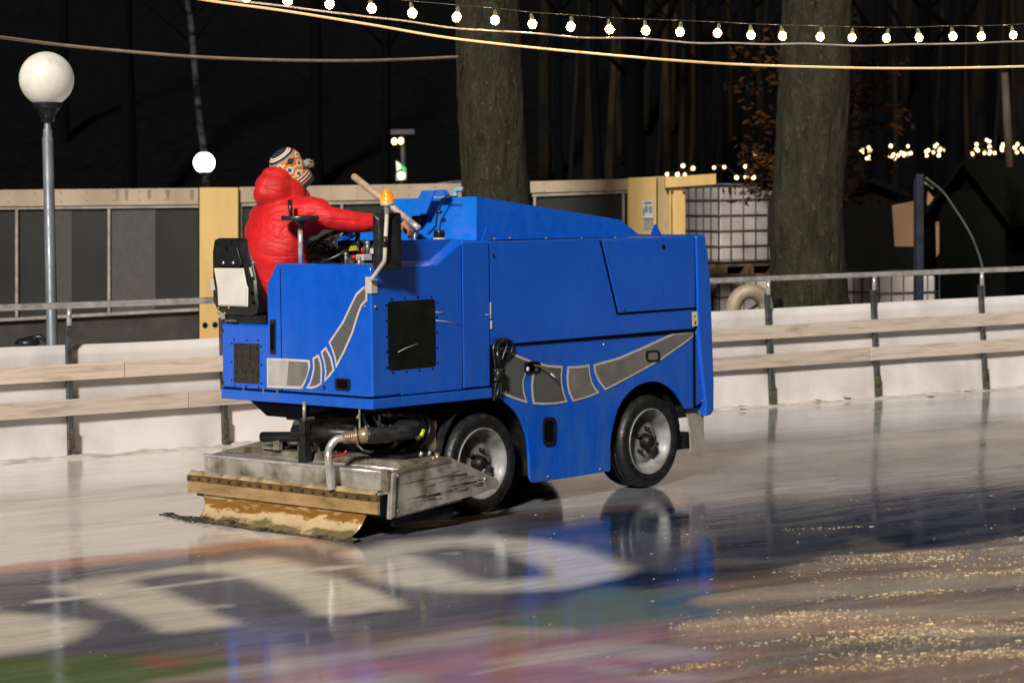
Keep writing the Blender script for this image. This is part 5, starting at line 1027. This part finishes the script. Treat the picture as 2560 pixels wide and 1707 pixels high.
# notice on the pillar (separate thing fixed to it)
nt = empty('notice', dp(1487, 490, YB - .14)); tag(nt, 'small white printed notice fixed to the right cream pillar', 'notice')
def nq(pts, Y): o_ = Vector(nt.location); return [dp(x, y, Y) - o_ for x, y in pts]
b = MB(); b.prism(nq(((1475, 459), (1501, 459), (1501, 501), (1475, 501)), YB - .135), (0, .01, 0)); sh_ = b.build('sheet', simple('notice_paper', (.42, .41, .38), .5), nt)
b = MB()
for pts in (((1479, 464), (1497, 463), (1497, 469), (1479, 470)), ((1482, 474), (1487, 472), (1489, 486), (1480, 490)), ((1490, 474), (1498, 473), (1497, 490), (1491, 488)), ((1477, 478), (1480, 478), (1480, 497), (1477, 497))): b.add(nq(pts, YB - .137), [(0, 1, 2, 3)])
b.build('print', simple('notice_ink', (.05, .055, .07), .6, scale=60, col2=(.2, .2, .2)), nt)
b = MB(); b.prism(nq(((1478, 503), (1500, 503), (1500, 527), (1478, 527)), YB - .131), (0, .006, 0)); b.build('lower_sheet', simple('notice_grey', (.26, .25, .22), .6, scale=40, col2=(.12, .12, .13)), nt)

# ================================================================== WHITE TANKS IN CAGES
def ibc(px0, px1, ytop, ybot, Y, label, face=.42):
    a, c_ = dp(px0, ytop, Y), dp(px1, ybot, Y); w = c_.x - a.x; h = a.z - c_.z
    root = empty('caged_tank', (a.x + w / 2, Y + .45, c_.z)); tag(root, label, 'water tank', 'caged water tanks behind the barrier'); rz = R(26); root.rotation_euler = (0, 0, rz)
    s = w / 2 / (math.cos(rz) + math.sin(rz)) * .98
    b = MB(); b.box((-s + .02, -s + .02, .02), (s - .02, s - .02, h - .03)); b.build('tank', TANKW, root, .05, 4)
    b = MB(); 
    for z in np.linspace(.03, h, 6):
        b.tube([(-s, -s, z), (s, -s, z), (s, s, z), (-s, s, z), (-s, -s, z)], .008, 6)
    for k in range(6):
        t = -s + 2 * s * k / 5
        for p in ((t, -s), (t, s), (-s, t), (s, t)): b.cyl((p[0], p[1], .0), (p[0], p[1], h), .007, 6)
    b.build('cage', CAGE, root)
    b = MB(); b.box((-s, -s, -.03), (s, s, 0)); b.box((-s, -s, -.14), (s, s, -.12))
    for x in (-s + .06, 0, s - .06): b.box((x - .06, -s, -.12), (x + .06, s, -.03))
    b.build('pallet', PALLET, root)
ibc(1572, 1800, 424, 605, 26.0, 'upper white caged tank stacked between cream pillar and wide trunk')
ibc(1575, 1800, 638, 860, 26.0, 'lower white caged tank under the stacked one, seen through the handrail')
ibc(1940, 2170, 628, 860, 24.5, 'white caged tank right of the wide trunk, showing just above the barrier')
b = MB(); c = dp(1722, 700, 20.4); b.tube(catmull([Vector((-.16, 0, -.35)), Vector((-.155, 0, -.05)), Vector((-.10, 0, .08)), Vector((.0, 0, .125)), Vector((.10, .02, .085)), Vector((.15, .04, .0)), Vector((.155, .05, -.2))], 6), .070, 18); o = b.build('bent_pipe', PIPEC, loc=c); tag(o, 'cream bent plastic pipe at the foot of the wide trunk behind the barrier', 'pipe')
b = MB(); b.tube([Vector((-.02, .01, -.1)), Vector((.12, .05, -.02)), Vector((.3, .1, 0))], .05, 10); o2 = b.build('pipe_stub', DARK, o)

# dark pole with hanging hose
c = dp(2112, 400, 21.8); pl_ = empty('dark_pole', (c.x, 21.8, 0)); tag(pl_, 'dark blue square pole standing behind the barrier at the right', 'pole')
BLP = simple('blue_black_metal', (.022, .030, .045), .4, .4, col2=(.01, .014, .022), scale=4)
b = MB(); b.box((-.038, -.03, .62), (.038, .03, c.z)); b.box((-.055, -.02, .62), (-.042, .02, c.z - .05)); b.build('shaft', BLP, pl_, .006)
b = MB(); b.lathe([(.10, 0), (.085, .70), (.05, .735), (.04, .735)], (0, 0, 0), seg=20); b.build('base', simple('pale_base', (.4, .34, .3), .6), pl_)
b = MB(); b.cyl((.04, -.02, c.z - .08), (.11, -.02, c.z - .12), .012, 8); b.ball((.12, -.02, c.z - .13), .02); b.build('nozzle', BRASS, pl_)
b = MB(); P_ = [dp(x, y, 21.7) for x, y in ((2126, 408), (2165, 440), (2195, 482), (2225, 530), (2245, 575), (2257, 620), (2262, 700))]; b.tube([p - P_[0] for p in catmull(P_, 6)], .011, 8); o = b.build('hose', simple('grey_hose', (.06, .075, .085), .4), loc=P_[0]); tag(o, 'grey hose arching down from the nozzle of the dark pole', 'hose')

# ================================================================== HUTS
YH = 34.0
def hut(name, px_l, px_r, y_eave, y_ridge, Y, label, mwall, mroof, dpth=3.5, rot=0):
    a, c_ = dp(px_l, y_eave, Y), dp(px_r, y_ridge, Y); w = c_.x - a.x; root = empty(name, (a.x + w / 2, Y, 0), rot); tag(root, label, 'hut')
    b = MB(); b.prism([(-w / 2, 0, 0), (w / 2, 0, 0), (w / 2, 0, a.z), (0, 0, c_.z), (-w / 2, 0, a.z)], (0, dpth, 0)); b.build('wall', mwall, root)
    b = MB(); t = .08
    for s_ in (-1, 1): b.prism([(s_ * (w / 2 + .25), -.3, a.z - .12), (0, -.3, c_.z + .04), (0, -.3, c_.z + .04 + t), (s_ * (w / 2 + .25), -.3, a.z - .12 + t)], (0, dpth + .6, 0))
    b.build('roof', mroof, root)
    b = MB(); 
    for z in np.arange(.2, a.z, .45): b.box((-w / 2, -.02, z), (w / 2, 0, z + .04))
    b.box((-.5, -.03, 0), (.5, -.005, 1.9)); b.build('boarding', mroof, root)
hut('market_hut', 2160, 2310, 500, 385, 31, 'dark gabled wooden hut at the far right behind the barrier', simple('hut_wall', (.0022, .0028, .0032), .9, spec=.1), simple('hut_roof', (.006, .0068, .0045), .9, scale=2, spec=.1), 4, R(-38))
hut('market_hut', 1935, 2045, 438, 424, 36, 'small dark hut showing between the wide trunk and the lit wall', simple('brown_hut', (.005, .0032, .0025), .8, spec=.1), simple('hut_roof_b', (.0015, .0015, .0015), .9, spec=.1))
b = MB(); Y = 28.5; P_ = [dp(x, y, Y) for x, y in ((2052, 472), (2102, 462), (2102, 566), (2058, 566))]; c = P_[0].copy(); c.z = 0
lw = empty('lit_wall', c); tag(lw, 'warmly lit beige hut wall visible between the dark pole and trunk', 'wall')
b.prism([p - c for p in P_], (0, .1, 0)); b.add([Vector((P_[3].x - c.x, -.02, 0)), Vector((P_[2].x - c.x, -.02, 0)), Vector((P_[2].x - c.x, -.02, P_[2].z)), Vector((P_[3].x - c.x, -.02, P_[3].z))], [(0, 1, 2, 3)], 1)
LIT = simple('lit_beige_wall', (.30, .17, .09), .8, scale=2); LIT.node_tree.nodes['Principled BSDF'].inputs['Emission Color'].default_value = (1, .55, .28, 1); LIT.node_tree.nodes['Principled BSDF'].inputs['Emission Strength'].default_value = .16  # weak emission puts warm lamplight into the wall material
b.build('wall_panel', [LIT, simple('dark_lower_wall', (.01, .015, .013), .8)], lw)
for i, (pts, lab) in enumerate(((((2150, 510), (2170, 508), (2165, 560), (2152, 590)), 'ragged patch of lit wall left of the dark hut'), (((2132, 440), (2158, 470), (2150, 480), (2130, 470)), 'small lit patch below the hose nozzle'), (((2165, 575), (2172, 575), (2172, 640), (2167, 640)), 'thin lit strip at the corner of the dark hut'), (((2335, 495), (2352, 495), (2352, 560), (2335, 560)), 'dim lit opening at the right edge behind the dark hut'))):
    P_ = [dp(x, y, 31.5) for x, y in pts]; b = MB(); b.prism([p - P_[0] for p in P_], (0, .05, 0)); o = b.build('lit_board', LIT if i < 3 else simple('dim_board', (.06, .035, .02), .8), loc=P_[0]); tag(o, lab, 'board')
# hanging timber post
b = MB(); P_ = [dp(x, y, 29) for x, y in ((2308, 168), (2313, 270), (2319, 384))]; P_.append(Vector((P_[2].x + .1, 31, P_[2].z - .6))); b.tube([p - P_[2] for p in P_[:3]], [.045, .052, .062], 10); o = b.build('timber_post', simple('grey_timber', (.16, .11, .075), .8, scale=4, col2=(.07, .05, .035), stretch=(1, 1, .3)), loc=P_[2]); tag(o, 'slender leaning timber post rising above the dark hut roof', 'post')

# ================================================================== FOREST
def forest_tree(px, Y, wpx, m, label, lean=0, bend=0, h=11, group='bare trees on the dark hillside', name='bare_tree', fork=None):
    gz = 0 if Y < 44 else -.2 + 17 * ((Y - 44) / 60) ** .9
    base = dp(px, 478, Y); r = wpx / 2 / 5159 * Y; root = empty(name, (base.x, Y, gz)); tag(root, label, 'tree', group)
    pts = []; n = 12; z0 = -.2
    for k in range(n + 1): t = k / n; pts.append(Vector((lean * t * h + bend * math.sin(t * 3.1) + .10 * noise.noise(Vector((t * 4, px, 0))), 0, z0 + h * t)))
    b = MB(); b.tube(pts, [r * (1.25 - .75 * k / n) if k else r * 1.5 for k in range(n + 1)], 12); b.build('trunk', m, root)
    b = MB()
    for k in range(5, n):
        for s_ in (-1, 1):
            if random.random() < .7:
                p = pts[k]; a = random.uniform(.5, 1.1); L_ = random.uniform(.8, 2.2); q = p + Vector((s_ * L_ * .6, random.uniform(-.5, .5), L_ * a)); q2 = q + Vector((s_ * L_ * .35, random.uniform(-.4, .4), L_ * .7)); b.tube([p, q, q2], [r * .35, r * .2, r * .06], 6)
                b.tube([q, q + Vector((s_ * .1, .2, .7))], [r * .14, r * .03], 5)
    b.build('crown', m, root)
FT = [(1285, 42, 18, FBLACK, 0, 0), (1345, 46, 26, FBARK, .01, .1), (1382, 40, 20, FBLACK, -.02, 0), (1400, 50, 16, FBARK2, 0, .15), (1455, 44, 46, FBLACK, .01, 0), (1530, 48, 18, FBARK2, -.015, .1), (1560, 46, 14, FBARK, .02, 0), (1585, 52, 10, FBARK2, .03, 0), (1610, 43, 16, FBLACK, -.04, .2),
      (1655, 41, 17, FBLACK, -.01, 0), (1700, 46, 14, FBARK, .03, .1), (1722, 42, 34, FBLACK, 0, 0), (1750, 50, 20, FBARK, -.02, 0), (2020, 38, 36, FBLACK, .005, 0), (2120, 45, 34, FBLACK, -.015, .1), (2180, 36, 42, FBLACK, .028, 0), (2250, 52, 30, FBARK, -.03, .1), (2300, 55, 26, FBARK, .02, 0), (1975, 50, 22, FBARK, -.02, 0), (2345, 50, 40, FBARK, .01, 0),
      (1250, 52, 24, FBARK, .01, 0), (1480, 56, 20, FBARK, 0, .2), (2075, 58, 18, FBARK, 0, .2), (730, 50, 26, FBLACK, 0, 0), (880, 46, 20, FBLACK, 0, .1), (300, 48, 30, FBLACK, 0, 0), (150, 52, 22, FBLACK, .01, 0), (1310, 50, 9, FBARK, .03, .1), (1425, 54, 12, FBARK2, -.03, .1), (1505, 50, 9, FBARK, .04, .1), (1545, 56, 8, FBARK2, -.02, .2), (1632, 52, 9, FBARK, .05, 0), (1680, 55, 9, FBARK2, -.04, .1), (1738, 54, 10, FBARK, .02, .2), (2005, 52, 10, FBARK2, .03, .1), (2052, 47, 12, FBARK, -.03, .2), (2150, 55, 9, FBARK, .05, 0), (2215, 48, 11, FBARK2, -.02, .1), (2275, 50, 9, FBARK, .03, .2), (2330, 46, 12, FBARK, -.03, .1)]
FL = ['black slender trunk', 'dim brown trunk with loose bark', 'pale tan-lit trunk']
for i, (px, Y, w, m, ln, bd) in enumerate(FT):
    side_ = ('far left of the driver' if px < 400 else 'behind the driver' if px < 1000 else 'between the mossy trunk and the cream pillar' if px < 1450 else 'above the caged tanks' if px < 1780 else 'right of the widest trunk' if px < 2200 else 'above the dark hut')
    kind_ = 'black silhouetted trunk' if m is FBLACK else 'pale tan-lit trunk' if m is FBARK2 else 'dim brown trunk'
    forest_tree(px, Y, w, m, 'bare tree, %s, %s' % (kind_, side_), ln, bd, group='bare trees: %s, %s' % (kind_, side_))
# birch, left
b = MB(); P_ = [dp(x, y, 30) for x, y in ((410, -200), (430, 0), (438, 45), (443, 100), (452, 200), (460, 280), (468, 340), (474, 420), (478, 700))]; P_[-1].z = 0; c = P_[-1].copy()
bt = empty('birch_tree', c); tag(bt, 'slim pale birch trunk barely lit above the small lit globe lamp', 'tree'); b.tube([p - c for p in catmull(P_, 8)], [.035 + .00035 * i for i in range(8 * 8 + 1)], 10); b.build('trunk', BIRCH, bt)
b = MB()
for i in range(8): p = P_[3 - i % 3] - c; b.tube([p, p + Vector((random.uniform(-1, 1), 0, .8)), p + Vector((random.uniform(-1.5, 1.5), 0, 1.8))], [.012, .008, .003], 5)
b.build('crown', FBLACK, bt)
# oak with brown leaves behind the wide trunk
ok = empty('oak_tree', (dp(1965, 478, 25).x, 25, 0)); tag(ok, 'young oak still holding brown leaves, peeping out on both sides of the widest trunk', 'tree')
b = MB(); b.tube([(-.45, 0, -.1), (-.42, 0, 2), (-.4, 0, 4.5)], [.08, .06, .03], 8)
tips = []
for i in range(22): 
    z = random.uniform(1.8, 3.9); s_ = random.choice((-1, 1, 1)); p = Vector((-.42, 0, z)); q = p + Vector((s_ * random.uniform(.35, .95), random.uniform(-.3, .3), random.uniform(-.1, .35))); b.tube([p, (p + q) / 2 + Vector((0, 0, .05)), q], [.016, .009, .003], 5); tips.append((p, q))
b.build('trunk', FBLACK, ok)
lf = MB()
for i in range(1500):
    p, q = random.choice(tips); c = p.lerp(q, random.uniform(.3, 1.1)) + Vector((random.gauss(0, .07), random.gauss(0, .1), random.gauss(0, .08))); u = Vector((random.gauss(0, 1), random.gauss(0, 1), random.gauss(0, 1))).normalized() * random.uniform(.025, .06); v = u.orthogonal().normalized() * u.length * .5
    lf.add([c - u, c + v, c + u, c - v], [(0, 1, 2, 3)])
lf.build('crown', LEAFB, ok, fix=False)

# ================================================================== FAR LIGHTS
FAR = emis('far_bulb', (1, .66, .32), 6, True)
def far_lights(pts, Y, r, label, group=None, f=None):
    pts = list(pts) + ([(x + random.uniform(-26, 26), y + random.uniform(-22, 22)) for x, y in pts[::2]] if len(pts) > 5 and pts[0][0] > 1200 else []); P_ = [depth(*(f(*p)), Y + random.uniform(-.6, .6)) for p in pts]; c = P_[0].copy(); root = empty('fairy_lights', c); tag(root, label, 'string light', group)
    for p in P_:
        b = MB(); b.ball((0, 0, 0), r * random.uniform(.8, 1.15), 0, 10, 8); b.build('bulb', FAR, root, loc=p - c)
    b = MB(); Q = sorted([p - c for p in P_], key=lambda v: v.x); Q = [q + Vector((0, 0, r)) for q in Q]
    if len(Q) > 1: b.tube(Q, .006, 4); b.build('cable', WIRE, root)
zf = Z(1660, 300, 900)
far_lights([(20, 355), (88, 356), (124, 300), (189, 316), (136, 358)], 40, .031, 'far warm bulbs just above the cream top beam', f=zf)
far_lights([(327, 312), (394, 309), (474, 377), (536, 374), (585, 376), (534, 305), (702, 372)], 40, .031, 'far warm bulbs above the upper caged tank', f=zf)
far_lights([(522, 218), (565, 222), (595, 220)], 42, .028, 'three small far bulbs in a row left of the widest trunk', f=zf)
far_lights([(1288, 198), (1297, 222), (1335, 182), (1337, 215), (1344, 240), (1326, 250)], 42, .028, 'first cluster of far bulbs right of the widest trunk', f=zf)
far_lights([(1505, 172), (1594, 172), (1473, 240), (1498, 225), (1530, 233), (1550, 215), (1568, 230), (1585, 228), (1612, 218)], 42, .028, 'second cluster of far bulbs, a dense low row', f=zf)
far_lights([(1715, 208), (1717, 235), (1773, 173), (1760, 212), (1797, 205), (1795, 232), (1835, 198), (1859, 167), (1883, 203), (1870, 232)], 42, .028, 'third cluster of far bulbs, between the two leaning black trunks', f=zf)
far_lights([(2015, 225), (2042, 160), (2040, 190), (2094, 216), (2126, 142), (2127, 175), (2131, 208), (2160, 217), (2021, 293), (2140, 277)], 42, .028, 'fourth cluster of far bulbs above the dark hut roof', f=zf)
far_lights([(2207, 178), (2216, 160), (2232, 210), (2290, 180), (2309, 160), (2306, 212), (2340, 190)], 42, .028, 'last cluster of far bulbs around the timber post', f=zf)
zg = Z(850, 0, 900)
for pts, lab in ((((355, 925), (397, 922)), 'twin spot lights high in the dark trees between the driver and the trunk'),):
    P_ = [depth(*zg(*p), 38) for p in pts]; c = P_[0].copy(); root = empty('spot_light', c); tag(root, lab, 'lamp')
    for p in P_: b = MB(); b.ball((0, 0, 0), (.045, .045, .055), 0, 14, 10); b.build('bulb', FAR, root, loc=p - c)
    b = MB(); b.box((-.06, 0, .12), (.34, .1, .2)); b.cyl((.14, .1, .2), (.14, .1, -8), .04, 8); b.build('bracket', simple('grey_bracket', (.03, .035, .05), .6), root)
c = depth(*zg(400, 1130), 38); root = empty('lit_sign', c); tag(root, 'small lit white and green sign with a bulb, above the pavilion roof near the beacon', 'sign')
def gq(p): return depth(*zg(*p), 38) - c
b = MB(); b.prism([gq(p) for p in ((365, 1050), (395, 1072), (398, 1105), (372, 1115))], (0, .05, 0)); b.build('white_face', emis('sign_white', (.8, .75, .6), .55, True), root)
b = MB(); b.prism([gq(p) for p in ((397, 1072), (432, 1100), (430, 1118), (398, 1108))], (0, .05, 0)); b.build('green_face', emis('sign_green', (.02, .5, .08), .5, True), root)
b = MB(); b.prism([gq(p) for p in ((368, 1118), (432, 1120), (432, 1178), (366, 1180))], (0, .05, 0)); b.build('blue_face', emis('sign_blue', (.2, .26, .3), .25, True), root)
b = MB(); b.ball(gq((402, 1150)) + Vector((0, -.05, 0)), .06, 0, 14, 10); b.cyl(gq((400, 1180)) + Vector((0, .1, 0)), gq((400, 1180)) + Vector((0, .1, -3)), .04, 8, 1); b.build('bulb', [FAR, WIRE], root)
# dark rumpled tarp on the pavilion roof and dark bundle at far left
b = MB(); P_ = [dp(x, y, YB + .3) for x, y in ((985, 425), (1010, 418), (1055, 413), (1065, 414), (1065, 425))]; b.prism([p - P_[0] for p in P_], (0, .6, 0)); o = b.build('tarp', simple('dark_tarp', (.012, .016, .018), .35, bmp=.6), loc=P_[0], bevel=.02); tag(o, 'dark rumpled tarp on the pavilion roof beside the mossy trunk', 'tarp')
b = MB(); c = dp(63, 788, 17.2); b.ball((0, 0, 0), (.10, .08, .045)); b.tube([(0, 0, .03), (.1, 0, .05), (.2, 0, -.04)], .02, 8); o = b.build('dark_bundle', BLACK, loc=c); tag(o, 'small dark bundle peeping over the banner left of the grey lamp post', 'bundle')

# ================================================================== LIGHT, WORLD, CAMERA
az, el = R(16), R(30)           # key light from behind the camera, a little to its left
Ld = Vector((-math.sin(az) * math.cos(el), -math.cos(az) * math.cos(el), math.sin(el)))
sun = bpy.data.lights.new('rink_flood', 'SUN'); sun.energy = 4.9; sun.angle = R(7); sun.color = (1, .935, .86)
so = bpy.data.objects.new('rink_flood', sun); C.objects.link(so); so.rotation_euler = Ld.to_track_quat('Z', 'Y').to_euler(); so.location = (0, -5, 20)
w = bpy.data.worlds.new('World'); sc.world = w; w.use_nodes = True; N, L = w.node_tree.nodes, w.node_tree.links
bg = N['Background']; sky = N.new('ShaderNodeTexSky'); sky.sky_type = 'NISHITA'; sky.sun_disc = False; sky.sun_elevation = el; sky.sun_rotation = math.pi + az
L.new(sky.outputs[0], bg.inputs[0]); bg.inputs[1].default_value = .0022
cam = bpy.data.cameras.new('camera'); co = bpy.data.objects.new('camera', cam); C.objects.link(co)
cam.sensor_width = 36; cam.lens = F / 2560 * 36; cam.clip_end = 2000; cam.clip_start = .1
cam.dof.use_dof = True; cam.dof.focus_distance = 12.9; cam.dof.aperture_fstop = 3.6
Mw = Matrix(((RM[0][0], RM[0][1], -RM[0][2]), (RM[1][0], RM[1][1], -RM[1][2]), (RM[2][0], RM[2][1], -RM[2][2]))).to_4x4(); Mw.translation = CAM
co.matrix_world = Mw; sc.camera = co
sc.view_settings.view_transform = 'Standard'; sc.view_settings.look = 'None'; sc.view_settings.exposure = 0
sc.render.engine = 'CYCLES'; sc.cycles.use_denoising = True; sc.cycles.sample_clamp_indirect = 6; sc.cycles.max_bounces = 6; sc.cycles.caustics_reflective = False; sc.cycles.caustics_refractive = False
